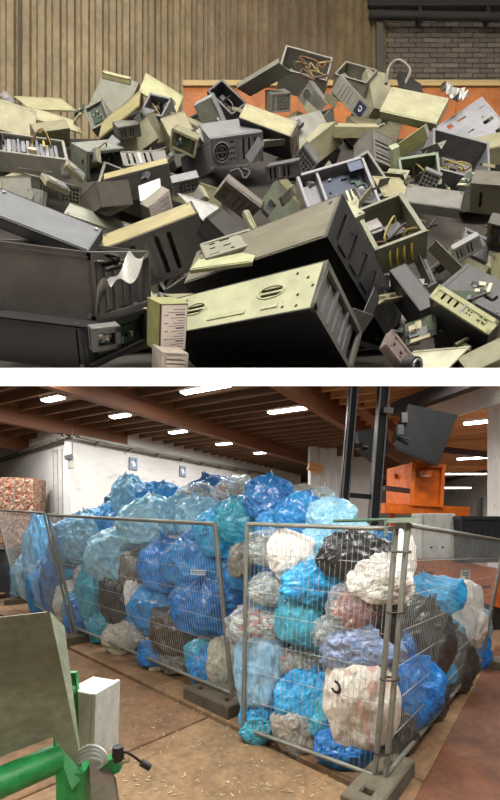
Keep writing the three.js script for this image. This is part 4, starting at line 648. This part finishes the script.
  ["garbage_bag", "ice", -2.392, 0.325, -7.348, 0.41, 0.369, 0.208, 0, "ice blue bag deep inside the pen, glimpsed between the outer bags", "inner ice blue bags of the pen"],
  ["garbage_bag", "white", -1.727, 0.764, -6.752, 0.377, 0.339, 0.19, 0, "white bag deep inside the pen, glimpsed between the outer bags", "inner white bags of the pen"],
  ["garbage_bag", "ice", -1.727, 1.627, -6.752, 0.377, 0.339, 0.19, 0, "ice blue bag deep inside the pen, glimpsed between the outer bags", "inner ice blue bags of the pen"],
  ["garbage_bag", "white", -1.163, 1.002, -6.252, 0.349, 0.314, 0.174, 0, "white bag deep inside the pen, glimpsed between the outer bags", "inner white bags of the pen"],
  ["garbage_bag", "white", -0.994, 1.594, -6.103, 0.341, 0.307, 0.17, 0, "white bag deep inside the pen, glimpsed between the outer bags", "inner white bags of the pen"],
  ["garbage_bag", "pale", -0.912, 0.898, -6.032, 0.337, 0.303, 0.168, 0, "pale blue bag deep inside the pen, glimpsed between the outer bags", "inner pale blue bags of the pen"],
  ["garbage_bag", "deep", -0.832, 0.356, -5.962, 0.333, 0.299, 0.165, 0, "deep blue bag deep inside the pen, glimpsed between the outer bags", "inner deep blue bags of the pen"],
  ["garbage_bag", "ice", -0.459, 1.496, -5.638, 0.315, 0.283, 0.155, 0, "ice blue bag deep inside the pen, glimpsed between the outer bags", "inner ice blue bags of the pen"],
  ["garbage_bag", "teal", -0.459, 1.168, -5.638, 0.315, 0.283, 0.155, 0, "turquoise bag deep inside the pen, glimpsed between the outer bags", "inner turquoise bags of the pen"],
  ["garbage_bag", "ice", -0.321, 0.736, -5.519, 0.308, 0.277, 0.152, 0, "ice blue bag deep inside the pen, glimpsed between the outer bags", "inner ice blue bags of the pen"],
  ["garbage_bag", "blue", -1.529, 0.491, -6.576, 0.367, 0.33, 0.184, 0, "mid blue bag deep inside the pen, glimpsed between the outer bags", "inner mid blue bags of the pen"],
  ["garbage_bag", "white", -0.459, 0.447, -5.638, 0.315, 0.283, 0.155, 0, "white bag deep inside the pen, glimpsed between the outer bags", "inner white bags of the pen"],
  ["garbage_bag", "deep", -0.113, 1.23, -4.852, 0.271, 0.244, 0.131, 0, "deep blue bag deep inside the pen, glimpsed between the outer bags", "inner deep blue bags of the pen"],
  ["garbage_bag", "blue", 0.0, 1.483, -4.619, 0.258, 0.232, 0.124, 0, "mid blue bag deep inside the pen, glimpsed between the outer bags", "inner mid blue bags of the pen"],
  ["garbage_bag", "deep", 0.358, 1.458, -4.397, 0.245, 0.221, 0.117, 0, "deep blue bag deep inside the pen, glimpsed between the outer bags", "inner deep blue bags of the pen"],
  ["garbage_bag", "cyan", 0.309, 1.093, -4.427, 0.247, 0.222, 0.118, 0, "bright cyan bag deep inside the pen, glimpsed between the outer bags", "inner bright cyan bags of the pen"],
  ["garbage_bag", "teal", 0.358, 0.793, -4.397, 0.245, 0.221, 0.117, 0, "turquoise bag deep inside the pen, glimpsed between the outer bags", "inner turquoise bags of the pen"],
  ["garbage_bag", "ice", 0.771, 1.634, -4.146, 0.231, 0.208, 0.11, 0, "ice blue bag deep inside the pen, glimpsed between the outer bags", "inner ice blue bags of the pen"],
  ["garbage_bag", "blue", 0.814, 1.254, -4.12, 0.23, 0.207, 0.109, 0, "mid blue bag deep inside the pen, glimpsed between the outer bags", "inner mid blue bags of the pen"],
  ["garbage_bag", "teal", 0.684, 0.751, -4.199, 0.234, 0.211, 0.111, 0, "turquoise bag deep inside the pen, glimpsed between the outer bags", "inner turquoise bags of the pen"],
  ["garbage_bag", "pale", 0.857, 0.497, -4.094, 0.229, 0.206, 0.108, 0, "pale blue bag deep inside the pen, glimpsed between the outer bags", "inner pale blue bags of the pen"],
  ["garbage_bag", "deep", 0.406, 0.293, -4.368, 0.244, 0.219, 0.116, 0, "deep blue bag deep inside the pen, glimpsed between the outer bags", "inner deep blue bags of the pen"],
  ["garbage_bag", "pale", 0.684, 0.199, -4.199, 0.234, 0.211, 0.111, 0, "pale blue bag deep inside the pen, glimpsed between the outer bags", "inner pale blue bags of the pen"],
  ["garbage_bag", "blue", 2.053, 0.599, -6.79, 0.379, 0.341, 0.191, 0, "mid blue bag deep inside the pen, glimpsed between the outer bags", "inner mid blue bags of the pen"],
  ["garbage_bag", "deep", 1.3, 0.813, -3.992, 0.223, 0.201, 0.105, 0, "deep blue bag deep inside the pen, glimpsed between the outer bags", "inner deep blue bags of the pen"],
  ["garbage_bag", "white", 1.375, 0.407, -4.079, 0.228, 0.205, 0.108, 0, "white bag deep inside the pen, glimpsed between the outer bags", "inner white bags of the pen"],
  ["garbage_bag", "blue", 1.455, 0.198, -4.17, 0.233, 0.209, 0.11, 0, "mid blue bag deep inside the pen, glimpsed between the outer bags", "inner mid blue bags of the pen"],
  ["garbage_bag", "teal", 2.261, 0.592, -5.117, 0.286, 0.257, 0.139, 0, "turquoise bag deep inside the pen, glimpsed between the outer bags", "inner turquoise bags of the pen"],
  ["garbage_bag", "cyan", 2.024, 0.333, -4.836, 0.27, 0.243, 0.131, 0, "bright cyan bag deep inside the pen, glimpsed between the outer bags", "inner bright cyan bags of the pen"],
  ["garbage_bag", "blue", -2.158, 1.937, -7.137, 0.398, 0.359, 0.202, 0, "mid blue bag deep inside the pen, glimpsed between the outer bags", "inner mid blue bags of the pen"],
  ["garbage_bag", "ice", -1.163, 1.875, -6.252, 0.349, 0.314, 0.174, 0, "ice blue bag deep inside the pen, glimpsed between the outer bags", "inner ice blue bags of the pen"],
  ["garbage_bag", "ice", -0.678, 2.02, -5.828, 0.325, 0.293, 0.161, 0, "ice blue bag deep inside the pen, glimpsed between the outer bags", "inner ice blue bags of the pen"],
  ["garbage_bag", "teal", -0.113, 2.02, -4.852, 0.271, 0.244, 0.131, 0, "turquoise bag deep inside the pen, glimpsed between the outer bags", "inner turquoise bags of the pen"],
  ["garbage_bag", "blue", 0.309, 1.969, -4.427, 0.247, 0.222, 0.118, 0, "mid blue bag deep inside the pen, glimpsed between the outer bags", "inner mid blue bags of the pen"],
  ["garbage_bag", "ice", 0.771, 2.02, -4.146, 0.231, 0.208, 0.11, 0, "ice blue bag deep inside the pen, glimpsed between the outer bags", "inner ice blue bags of the pen"],
  ["garbage_bag", "ice", -2.908, 1.566, -7.814, 0.436, 0.393, 0.222, 0, "ice blue bag deep inside the pen, glimpsed between the outer bags", "inner ice blue bags of the pen"],
  ["garbage_bag", "deep", 0.209, 2.229, -4.489, 0.251, 0.226, 0.12, 0, "deep blue bag deep inside the pen, glimpsed between the outer bags", "inner deep blue bags of the pen"],
  ["garbage_bag", "blue", 0.501, 2.07, -4.31, 0.241, 0.216, 0.115, 0, "mid blue bag deep inside the pen, glimpsed between the outer bags", "inner mid blue bags of the pen"]
];
// ---------- bags ----------
function bagGeometry(k, hang = 0, wr = 1) {
  let g = new THREE.IcosahedronGeometry(1, 26); g.deleteAttribute('uv'); g.deleteAttribute('normal'); g = mergeVertices(g, 1e-5);
  const p = g.attributes.position, n = V(), uv = [];
  for (let i = 0; i < p.count; i++) {
    n.fromBufferAttribute(p, i).normalize();
    const th = Math.atan2(n.z, n.x), top = Math.max(0, n.y), q = k * 13.7;
    let r = 1 + .34 * fbm(n.x * 1.3 + q, n.y * 1.3, n.z * 1.3, 2);
    const wx = n.x * 3 + .6 * fbm(n.x * 4, n.y * 4 + q, n.z * 4, 2), wy = n.y * 2.2, wz = n.z * 3;
    r += wr * (.08 * (1 - 2.2 * Math.abs(NZ.noise(wx + q, wy, wz))) + .026 * (1 - 2 * Math.abs(NZ.noise(wx * 2.6, wy * 2.2 + q, wz * 2.6))) + .006 * NZ.noise(wx * 6, wy * 6, wz * 6 + q));
    r += .045 * wr * (.25 + top) * (1 - 2 * Math.abs(Math.sin(th * 4.5 + 2.4 * NZ.noise(n.y * 2.5 + q, n.x * 2, n.z * 2))));
    const sq = Math.pow(Math.max(Math.abs(n.x), Math.abs(n.y), Math.abs(n.z)), -.35); r *= .62 + .38 * sq;  // boxier, as filled bags are
    let x = n.x * r, y = n.y * r, z = n.z * r;
    if (n.y > .9) { const t = (n.y - .9) / .1; const s = 1 - .55 * t; x *= s; z *= s; y += .16 * t * t + (t > .6 ? .05 * Math.sin(th * 5 + k) : 0); }   // gathered neck
    if (n.y > .985) { const t = (n.y - .985) / .015; x *= 1 + 1.2 * t; z *= 1 + 1.2 * t; y += .1 * Math.sin(th * 3 + k * 2); }
    if (hang && y < 0) { x *= 1 - .45 * hang * -y; z *= 1 - .3 * hang * -y; y *= 1 + .15 * hang; }
    if (y < -.75) y = -.75 - (-.75 - y) * .35;
    p.setXYZ(i, x, y, z); uv.push(th / Math.PI * 1.3, Math.acos(n.y) / Math.PI * 1.3);
  }
  g.setAttribute('uv', new THREE.Float32BufferAttribute(uv, 2)); g.computeVertexNormals(); return g;
}
const BAGS_G = [0, 1, 2, 3, 4, 5, 6, 7].map((k) => bagGeometry(k)); const SACK_G = bagGeometry(11, .9, .6);
const crinkle = tex(512, (u, v) => { const a = Math.abs(fbm(u * 9, v * 9, 3, 4)), b = Math.abs(fbm(u * 22 + 5, v * 16, 8, 3)); return g1(.9 - 1.1 * a - .5 * b); }, false);
const contentTex = (amt, k, cols) => tex(256, (u, v) => {   // rubbish showing through the film: patches of the given colours
  const w = .12, cx = u * 9 + .8 * NZ.noise(u * 12, v * 12, k), cy = v * 9 + .8 * NZ.noise(u * 12 + 9, v * 12, k + 3), ix = Math.floor(cx), iy = Math.floor(cy);
  let h = Math.sin(ix * 127.1 + iy * 311.7 + k * 17) * 43758.5453; h -= Math.floor(h); const c = cols[Math.floor(h * cols.length)], s = Math.max(0, .5 + 1.4 * fbm(u * 5 + k, v * 5, k)) * amt, f = .93 + .2 * fbm(u * 14, v * 14, k);
  return [0, 1, 2].map((q) => (1 * (1 - s) + c[q] * s) * f);
});
const tBlue = contentTex(.45, 2, [[1, 1, 1], [.55, .75, .9], [.8, .95, 1], [.35, .5, .7], [1, .95, .9], [.7, .85, .95]]), tPale = contentTex(.5, 5, [[1, 1, 1], [.7, .85, .95], [.9, .8, .75], [.55, .75, .85], [1, .98, .9], [.8, .9, 1]]), tDark = contentTex(.5, 7, [[1.0, .9, .8], [.6, .6, .6], [.8, .75, .7], [.4, .4, .4]]);
const film = (hex, t = tBlue, rough = .34, o = {}) => new THREE.MeshPhysicalMaterial({ color: new THREE.Color(hex), map: t, roughness: rough, clearcoat: .6, clearcoatRoughness: .16, bumpMap: crinkle, bumpScale: .016, ...o });
const BM = { cyan: film('#35b2ec'), blue: film('#2d95da'), deep: film('#2579be'), deepteal: film('#2f7089'), royal: film('#2f8fe2'), royal2: film('#2d8ed2'), azure: film('#248ae0'), teal: film('#46b2cc'), steel: film('#6c9cc0', tPale), ice: film('#9fd6ee', tPale), pale: film('#8cc6e6', tPale), pale2: film('#9fcbe6', tPale), violet: film('#93a6ca', tPale),
  white: film('#e2dfd8', null, .5), whitegrey: film('#c4beb2', tPale, .5), black: film('#2c2f32', tDark, .3), charcoal: film('#454543', tDark, .35), brown: film('#554a40', tDark, .4), grey: film('#85847c', tDark, .4), cream: film('#c9c1ac', tPale, .45), pinkwhite: film('#d6bfc4', tPale, .45) };
const clearFilm = new THREE.MeshPhysicalMaterial({ color: 0xeaf2f4, roughness: .22, transmission: .82, thickness: 0, ior: 1.4, bumpMap: crinkle, bumpScale: .012, clearcoat: .4, clearcoatRoughness: .2 });
const sackTex = (() => { const c = document.createElement('canvas'); c.width = c.height = 512; const x = c.getContext('2d'); x.fillStyle = '#d6cfc4'; x.fillRect(0, 0, 512, 512);
  for (let i = 0; i < 60; i++) { const a = Math.sin(i * 12.99) * .5 + .5, b = Math.sin(i * 78.2 + 2) * .5 + .5; x.fillStyle = ['#d9a9a0', '#c98f86', '#cdbfa6', '#d8c8bc', '#bfc4bc'][i % 5]; x.globalAlpha = .6; x.beginPath(); x.ellipse(a * 512, b * 512, 18 + 26 * b, 10 + 20 * a, i, 0, 7); x.fill(); } x.globalAlpha = 1; const t = new THREE.CanvasTexture(c); t.colorSpace = THREE.SRGBColorSpace; t.wrapS = t.wrapT = THREE.RepeatWrapping; return t; })();
const sackMat = film('#ffffff', sackTex, .55, { clearcoat: 0 });
const contentPalettes = { clear: ['#c9ccc8', '#aeb4b2', '#d9d6cc', '#8f9694', '#b8a898', '#7d8f94', '#cdbfae'], mixed: ['#d2cabd', '#b08a6a', '#d9d6d0', '#c98a84', '#8aa0a8', '#7a6a58', '#c2b48a', '#e0ddd4', '#c96a52'], mixedred: ['#d9d3c8', '#c24a3a', '#cdbfae', '#b0a89c', '#e0ddd4', '#8f9694', '#d9d3c8'], red: ['#b04438', '#c96a58', '#d98f7c', '#a83a30', '#c2503f', '#d9b8a0', '#c98a70'] };
const contentGeo = {};
function contents(kind) {          // packaging pressed into the bag: one lumpy mass of coloured pieces
  if (contentGeo[kind]) return contentGeo[kind];
  const cols = contentPalettes[kind].map((c) => new THREE.Color(c)), list = [];
  for (let i = 0; i < 190; i++) {
    const a = rr(0, 6.283), b = Math.acos(rr(-1, 1)), R = rr(.62, .84), g = new THREE.BoxGeometry(rr(.1, .34), rr(.08, .26), rr(.04, .14), 1, 1, 1);
    g.rotateX(rr(0, 6)); g.rotateY(rr(0, 6)); g.translate(R * Math.sin(b) * Math.cos(a), R * Math.cos(b) * .95, R * Math.sin(b) * Math.sin(a));
    const c = cols[Math.floor(rnd() * cols.length)], col = []; for (let k = 0; k < g.attributes.position.count; k++) col.push(c.r, c.g, c.b); g.setAttribute('color', new THREE.Float32BufferAttribute(col, 3)); list.push(g);
  }
  const core = new THREE.IcosahedronGeometry(.66, 3), cc = []; core.deleteAttribute('uv'); core.setAttribute('uv', new THREE.Float32BufferAttribute(new Float32Array(core.attributes.position.count * 2), 2)); for (let k = 0; k < core.attributes.position.count; k++) cc.push(cols[1].r * .7, cols[1].g * .7, cols[1].b * .7); core.setAttribute('color', new THREE.Float32BufferAttribute(cc, 3));
  return contentGeo[kind] = mergeGeometries([...list, core.index ? core.toNonIndexed() : core].map((g) => g.index ? g.toNonIndexed() : g));
}
const contentMat = new THREE.MeshStandardMaterial({ vertexColors: true, roughness: .55 });
const tieMat = mat('#d8d2c2', .6);
BAGS.forEach(([name, kind, x, y, z, rx, ry, rz, tilt, label, group], i) => {
  const b = thing(name, label, kind === 'sack' ? 'sack' : 'garbage bag', group || undefined); b.position.set(x, y, z);
  const clear = contentPalettes[kind], G = kind === 'sack' ? SACK_G : BAGS_G[i % 8];
  const yaw = rr(0, 6.28), tl = tilt || rr(-.35, .35);
  const film = mesh('film', G, clear ? clearFilm : kind === 'sack' ? sackMat : BM[kind], b);
  const e = new THREE.Matrix4().makeScale(rx, ry, rz).multiply(new THREE.Matrix4().makeRotationZ(tl)).multiply(new THREE.Matrix4().makeRotationX(rr(-.3, .5))).multiply(new THREE.Matrix4().makeRotationY(yaw));
  film.matrixAutoUpdate = false; film.matrix.copy(e);
  if (kind === 'sack') { const m = mesh('curl_mark', new THREE.TorusGeometry(.042, .012, 6, 20, 4.4), black, b); m.scale.set(.8, 1, .2); m.position.set(-rx * .78, ry * .45, rz * .72); m.rotation.set(0, -.6, 3.6); m.userData.label = 'black curled print mark'; }
  if (clear) { const c = mesh('packaging_contents', contents(kind), contentMat, b); c.matrixAutoUpdate = false; c.matrix.copy(e); c.userData.kind = 'stuff'; }
});
{ // printed label on the blue bag, curl mark on the sack, cardboard scraps
  const c = document.createElement('canvas'); c.width = 128; c.height = 40; const x = c.getContext('2d'); x.fillStyle = '#cfd6da'; x.fillRect(0, 0, 128, 40); x.fillStyle = '#2f4a5e'; for (let i = 0; i < 9; i++) { x.fillRect(8 + i * 13, 8, 7 + (i % 3) * 2, 11); x.fillRect(10 + i * 12, 24, 8, 6); } const t = new THREE.CanvasTexture(c); t.colorSpace = THREE.SRGBColorSpace;
  const lp = U(198, 572.5, FZ(696) + .03); const l = single('printed_label', new THREE.BoxGeometry(.21, .06, .003), new THREE.MeshStandardMaterial({ map: t, roughness: .6 }), 'white printed label stuck on the blue bag behind the left panel', 'label'); l.position.copy(lp); l.rotation.set(-.1, .75, -.06);
}
// ---------- machines and the rest ----------
const orange = mat('#e07018', .5, 0, { map: rustTex, key: 'orange' }), orangeDark = mat('#b8551c', .55, 0, { map: rustTex, key: 'orange2' }), binMat = mat('#1d1e20', .9), blackMetal = mat('#17181a', .5), grayCab = mat('#b9bab4', .6);
function poly(pts, d, name, m, parent) {       // plate from four world points with thickness d away from the viewer
  const n = pts[1].clone().sub(pts[0]).cross(pts[2].clone().sub(pts[0])).normalize(); if (n.z > 0) n.negate();
  const N = pts.length, pos = [], idx = []; for (const p of pts) pos.push(p.x, p.y, p.z); for (const p of pts) pos.push(p.x + n.x * d, p.y + n.y * d, p.z + n.z * d);
  for (let i = 1; i < N - 1; i++) { idx.push(0, i, i + 1); idx.push(N, N + i + 1, N + i); } for (let i = 0; i < N; i++) { const j = (i + 1) % N; idx.push(i, N + i, j, j, N + i, N + j); }
  let g = new THREE.BufferGeometry(); g.setAttribute('position', new THREE.Float32BufferAttribute(pos, 3)); g.setIndex(idx); g = g.toNonIndexed(); g.computeVertexNormals();
  const uv = []; const p = g.attributes.position; for (let i = 0; i < p.count; i++) uv.push(p.getX(i) + p.getZ(i), p.getY(i)); g.setAttribute('uv', new THREE.Float32BufferAttribute(uv, 2));
  const o = mesh(name, g, m, parent); o.material.side = THREE.DoubleSide; return o;
}
const logoTex = (() => { const c = document.createElement('canvas'); c.width = 128; c.height = 64; const x = c.getContext('2d'); x.fillStyle = '#e07018'; x.fillRect(0, 0, 128, 64); x.strokeStyle = '#f1e6da'; x.lineWidth = 7; x.beginPath(); x.arc(34, 22, 13, .6, 5.8); x.stroke(); x.fillStyle = '#f1e6da'; x.fillRect(28, 18, 12, 7); for (let i = 0; i < 9; i++) x.fillRect(18 + i * 11, 46, 8, 9); const t = new THREE.CanvasTexture(c); t.colorSpace = THREE.SRGBColorSpace; return t; })();
const logoMat = new THREE.MeshStandardMaterial({ map: logoTex, roughness: .5 });
{
  const h = thing('baler_hopper', 'orange feed hopper with white round logo on its faces', 'hopper'); const z = 9.2;
  const a = U(411, 463, z), b = U(444, 465.5, z + .15), c = U(440, 507, z + .15), d = U(408, 505, z), e = U(387, 469, z + .9), f = U(386, 503, z + .9);
  poly([a, b, c, d], .5, 'front_wall', orange, h); poly([e, a, d, f], .05, 'side_wall', orange, h);
  const dir = b.clone().sub(a), up = d.clone().sub(a), at = (s, t) => a.clone().addScaledVector(dir, s).addScaledVector(up, t);
  for (const [s0, t0, s1, t1] of [[0, .03, 1, .03], [0, .97, 1, .97], [.05, 0, .05, 1], [.95, 0, .95, 1]]) mesh('frame_bar', bar(at(s0, t0).add(V(0, 0, .05)), at(s1, t1).add(V(0, 0, .05)), .08, .08), orange, h);
  const lg = box('white_logo', .28, .14, .01, 0, 0, 0, logoMat, h); lg.position.copy(at(.42, .24)).add(V(0, 0, .035)); lg.rotation.y = -.05;
  const ls = box('white_logo', .24, .12, .01, 0, 0, 0, logoMat, h); ls.position.copy(e.clone().lerp(a, .4).lerp(f.clone().lerp(d, .4), .26)).add(V(-.01, 0, .04)); ls.rotation.y = .98;
  mesh('arm', bar(U(384, 488, z - .3), U(409, 491, z - .06), .08, .1), mat('#3a2a20', .6), h);
  poly([U(385, 503, z - .2), U(470, 507, z + .3), U(470, 516, z + .3), U(385, 513, z - .2)], .7, 'tray', orange, h);
  for (const [u, d] of [[392, .1], [462, .5], [392, .7], [462, .9]]) { const p = U(u, 514, z + d); mesh('support_leg', bar(V(p.x, 0, p.z), p, .1, .1), orange, h); }
}
{
  const b = thing('tipping_bin', 'dark grey bin tipped over the orange hopper', 'bin'); const z = 8.7;
  poly([U(411, 404.5, z), U(458, 415, z - .1), U(438.5, 464, z + .1), U(396, 447, z)], .06, 'bin_base', binMat, b);
  poly([U(411, 404.5, z), U(396, 447, z), U(394, 440, z + .9), U(407, 407, z + .9)], .05, 'bin_side', binMat, b); poly([U(396, 447, z), U(438.5, 464, z + .1), U(430, 462, z + .9), U(394, 440, z + .9)], .05, 'bin_side', binMat, b); poly([U(458, 415, z - .1), U(438.5, 464, z + .1), U(430, 462, z + .9), U(446, 420, z + .9)], .05, 'bin_side', binMat, b);
  mesh('handle', rod(U(398, 436, z - .05), U(410, 440, z - .05), .02), blackMetal, b); for (const [u, v] of [[400, 430], [404, 418]]) { const w = mesh('fork_pocket', UNIT, blackMetal, b); w.scale.set(.12, .2, .1); w.position.copy(U(u, v, z - .04)); }
}
{
  const m = thing('lift_mast', 'black steel bin lift mast of two uprights', 'lift'); const z = 7.6;
  for (const [u0, u1, w] of [[355.5, 345, .13], [385, 376, .17]]) { const t = U(u0, 366, z), b = U(u1 - 6, 560, z); mesh('upright', bar(b, t, w, .16), blackMetal, m); mesh('guide_strip', bar(b.clone().add(V(-w * .42, 0, .09)), t.clone().add(V(-w * .42, 0, .09)), .02, .02), mat('#9a9a98', .4, .5), m); mesh('guide_strip', bar(b.clone().add(V(w * .46, 0, .09)), t.clone().add(V(w * .46, 0, .09)), .02, .02), mat('#8f8f8d', .4, .5), m); }
  mesh('crossbar', bar(U(349, 446, z), U(362, 446, z), .08, .08), blackMetal, m); mesh('crossbar', bar(U(347, 495, z), U(372, 497, z), .09, .08), blackMetal, m);
  mesh('chain_bracket', bar(U(384, 410, z - .12), U(393, 411, z - .12), .05, .1), mat('#8d8d8c', .4, .5), m);
  for (const u of [339, 371]) { const p = U(u, 560, z); mesh('upright_foot', geoBox(.2, 1.4, .24, p.x, .7, p.z), blackMetal, m); }
}
{
  const b = thing('tipping_bin', 'dark flap bin half hidden behind the lift mast', 'bin'); const z = 9.4;
  poly([U(357, 431, z), U(388, 428, z), U(388, 452, z), U(378, 464, z), U(360, 448, z)], .3, 'bin_body', binMat, b); mesh('hinge', rod(U(356, 446, z - .03), U(368, 447, z - .03), .04), blackMetal, b);
}
{
  const b = thing('baling_press', 'orange baling press body with white notice behind the right panel', 'press'); const z = 7.9;
  poly([U(396, 545, z + .3), U(512, 573, z - .2), U(512, 612, z - .2), U(396, 574, z + .3)], .6, 'side_beam', orange, b);
  poly([U(398, 574, z + .35), U(512, 612, z - .15), U(512, 668, z - .15), U(400, 660, z + .35)], .5, 'lower_body', mat('#2b2420', .7), b);
  poly([U(470, 630, z - .25), U(512, 640, z - .4), U(512, 648, z - .4), U(470, 636, z - .25)], .2, 'lower_beam', orangeDark, b);
  const n = box('white_notice', .2, .24, .01, 0, 0, 0, mat('#d9d6ca', .6), b); n.position.copy(U(465.5, 576, z - .08)); n.rotation.y = .2;
  for (let i = 0; i < 4; i++) { const r = box('notice_line', .14 - i * .015, .02, .012, 0, 0, 0, mat('#55585a', .6), b); r.position.copy(U(465.5, 573 + i * 2.4, z - .085)); r.rotation.y = .2; }
  for (const [u, v] of [[429, 573], [486, 587]]) { const r = box('small_lettering', .2, .05, .012, 0, 0, 0, mat('#5a2a12', .6), b); r.position.copy(U(u, v, z - .02 - (u - 396) * .0012)); r.rotation.y = .2; }
}
{
  const c = thing('control_cabinet', 'light grey control cabinet standing on the orange press', 'cabinet'); const p = U(433, 536, 8.1); c.position.copy(p); c.rotation.y = .12;
  mesh('body', new RoundedBoxGeometry(.66, .84, .4, 1, .015), grayCab, c); box('door', .6, .76, .02, 0, 0, .2, mat('#c6c6bf', .6), c); for (const x of [-.16, .06]) mesh('button', new THREE.CylinderGeometry(.02, .02, .03, 12).rotateX(Math.PI / 2), black, c).position.set(x, -.2, .22);
  const k = thing('hydraulic_unit', 'black box of the hydraulic unit beside the grey cabinet', 'machine unit'); k.position.copy(U(473, 540, 8)); k.rotation.y = .15;
  mesh('body', new RoundedBoxGeometry(.8, .8, .5, 1, .02), mat('#232527', .6), k); box('lid', .84, .06, .54, 0, .41, 0, mat('#2e3032', .5), k); box('side_step', .5, .4, .4, .6, -.15, .05, mat('#1e2022', .6), k); for (let i = 0; i < 4; i++) box('cooling_fin', .02, .5, .04, -.2 + i * .12, -.05, .26, mat('#35373a', .6), k);
  mesh('filler_pipe', rod(V(.14, .4, 0), V(.14, .8, 0), .05), mat('#2a2b2d', .6), k);
}
// green machine at the lower left
{
  const green = mat('#1c8a48', .4, 0, { map: rustTex, key: 'green' }), sheetM = mat('#86907e', .5, .1, { map: rustTex, key: 'sheet' }), z = 1.9;
  const g = thing('conveyor_frame', 'green tubular machine frame with grey green guard plate', 'machine');
  const q = (u, v, d) => U(u, v, d);
  poly([q(-40, 622, z - .1), q(47, 612, z), q(53, 737, z), q(-40, 772, z - .1)], .012, 'guard_plate', sheetM, g); poly([q(47, 612, z), q(62, 627, z + .16), q(80, 770, z + .02), q(53, 737, z)], .012, 'guard_flange', sheetM, g);
  mesh('tube', rod(q(-60, 808, z - .25), q(60, 757, z + .02), .062, 28), green, g);
  poly([q(53, 737, z + .01), q(84, 776, z - .02), q(72, 790, z - .06), q(55, 770, z - .02)], .02, 'gusset', green, g); mesh('post', bar(q(75, 766, z + .03), q(80, 766, z + .03).setY(.02), .12, .12), green, g);
  const bd = z + .32; mesh('bracket', bar(q(72, 672, bd), q(79, 748, bd), .03, .05), green, g); mesh('bracket_stub', rod(q(70, 676, bd), q(73, 684, bd), .022), green, g); mesh('bracket_bolt', rod(q(71, 690, bd - .03), q(75, 690, bd - .03), .02), green, g);
  const bent = poly([q(89, 756, z + .05), q(97, 756, z + .05), q(113, 775, z), q(118, 812, z - .1), q(92, 812, z - .1)], .06, 'bent_plate', mat('#5d564a', .8, 0, { map: rustTex, key: 'bent' }), g);
  const gb = mesh('connector_block', new RoundedBoxGeometry(.07, .07, .07, 1, .006), green, g); gb.position.copy(q(112, 764, z + .05)); gb.rotation.z = .4;
  mesh('valve_knob', new THREE.CylinderGeometry(.024, .028, .06, 16), black, g).position.copy(q(118, 753, z + .04)); mesh('brass_nipple', rod(q(118, 763, z + .03), q(129, 760, z + .03), .01), mat('#9a9a6a', .4, .5), g);
  const e = thing('electrical_box', 'pale grey electrical enclosure with separate lid mounted by the green bracket', 'electrical box'); e.position.copy(q(91.5, 717, 2.3)); e.rotation.set(.0, -.32, -.03);
  mesh('body', new RoundedBoxGeometry(.15, .35, .2, 2, .008), mat('#bfc2bb', .55), e); mesh('lid', new RoundedBoxGeometry(.025, .36, .21, 2, .006), mat('#c6c8c0', .55), e).position.x = .09; box('seal', .006, .345, .195, .076, 0, 0, black, e);
  const hm = mat('#a2a8a4', .5); for (let i = 0; i < 4; i++) { const o = i * 4.2; single('hose', tube([q(79, 751 + o, 1.92), q(88, 746 + o, 1.9), q(98, 747 + o, 1.88), q(106 - i, 754 + o * .8, 1.86), q(106 - i * 2.5, 763 + o * .4, 1.87)], .0062, 24, 8), hm, 'grey hose looping below the electrical enclosure', 'hose', 'hoses under the enclosure'); }
  const c = thing('plug_cable', 'thin black cable ending in a dark plug beside the green block', 'cable'); mesh('cord', tube([q(119, 750, 1.94), q(126, 752, 1.94), q(136, 758, 1.96), q(143, 764, 1.98)], .006, 20, 8), black, c); mesh('plug', rod(q(141, 762.5, 1.98), q(150, 767.5, 1.99), .016, 14), black, c);
}
// litter on the floor
{
  const list = []; for (let i = 0; i < 260; i++) { const u = rr(90, 330), v = 690 + Math.pow(rnd(), .7) * 110, z = EYE * 430 / (v - 520), x = (u - 250) / 430 * z; const g = new THREE.BoxGeometry(rr(.008, .045), .004, rr(.004, .012)); g.rotateY(rr(0, 6.28)); g.rotateZ(rr(-.2, .2)); g.translate(x, .03, -z); if (u > 240 && v < 745 + (u - 240) * .35) continue; if (u < 240 && v < 700 + (u - 160) * .35) continue; list.push(g); }
  const m = single('paper_scraps', mergeGeometries(list), mat('#c9b98f', .9), 'small pale scraps of straw and paper scattered on the floor', 'litter'); m.userData.kind = 'stuff';
}
{ const s = single('cardboard_scrap', crumple(.16, 21), mat('#c9b48a', .8), 'torn cream cardboard scrap between the bags of the short panel', 'cardboard'); s.position.copy(U(297, 603, 3.75)); s.rotation.set(.2, .4, 1); }
renderer.render(scene, camera);
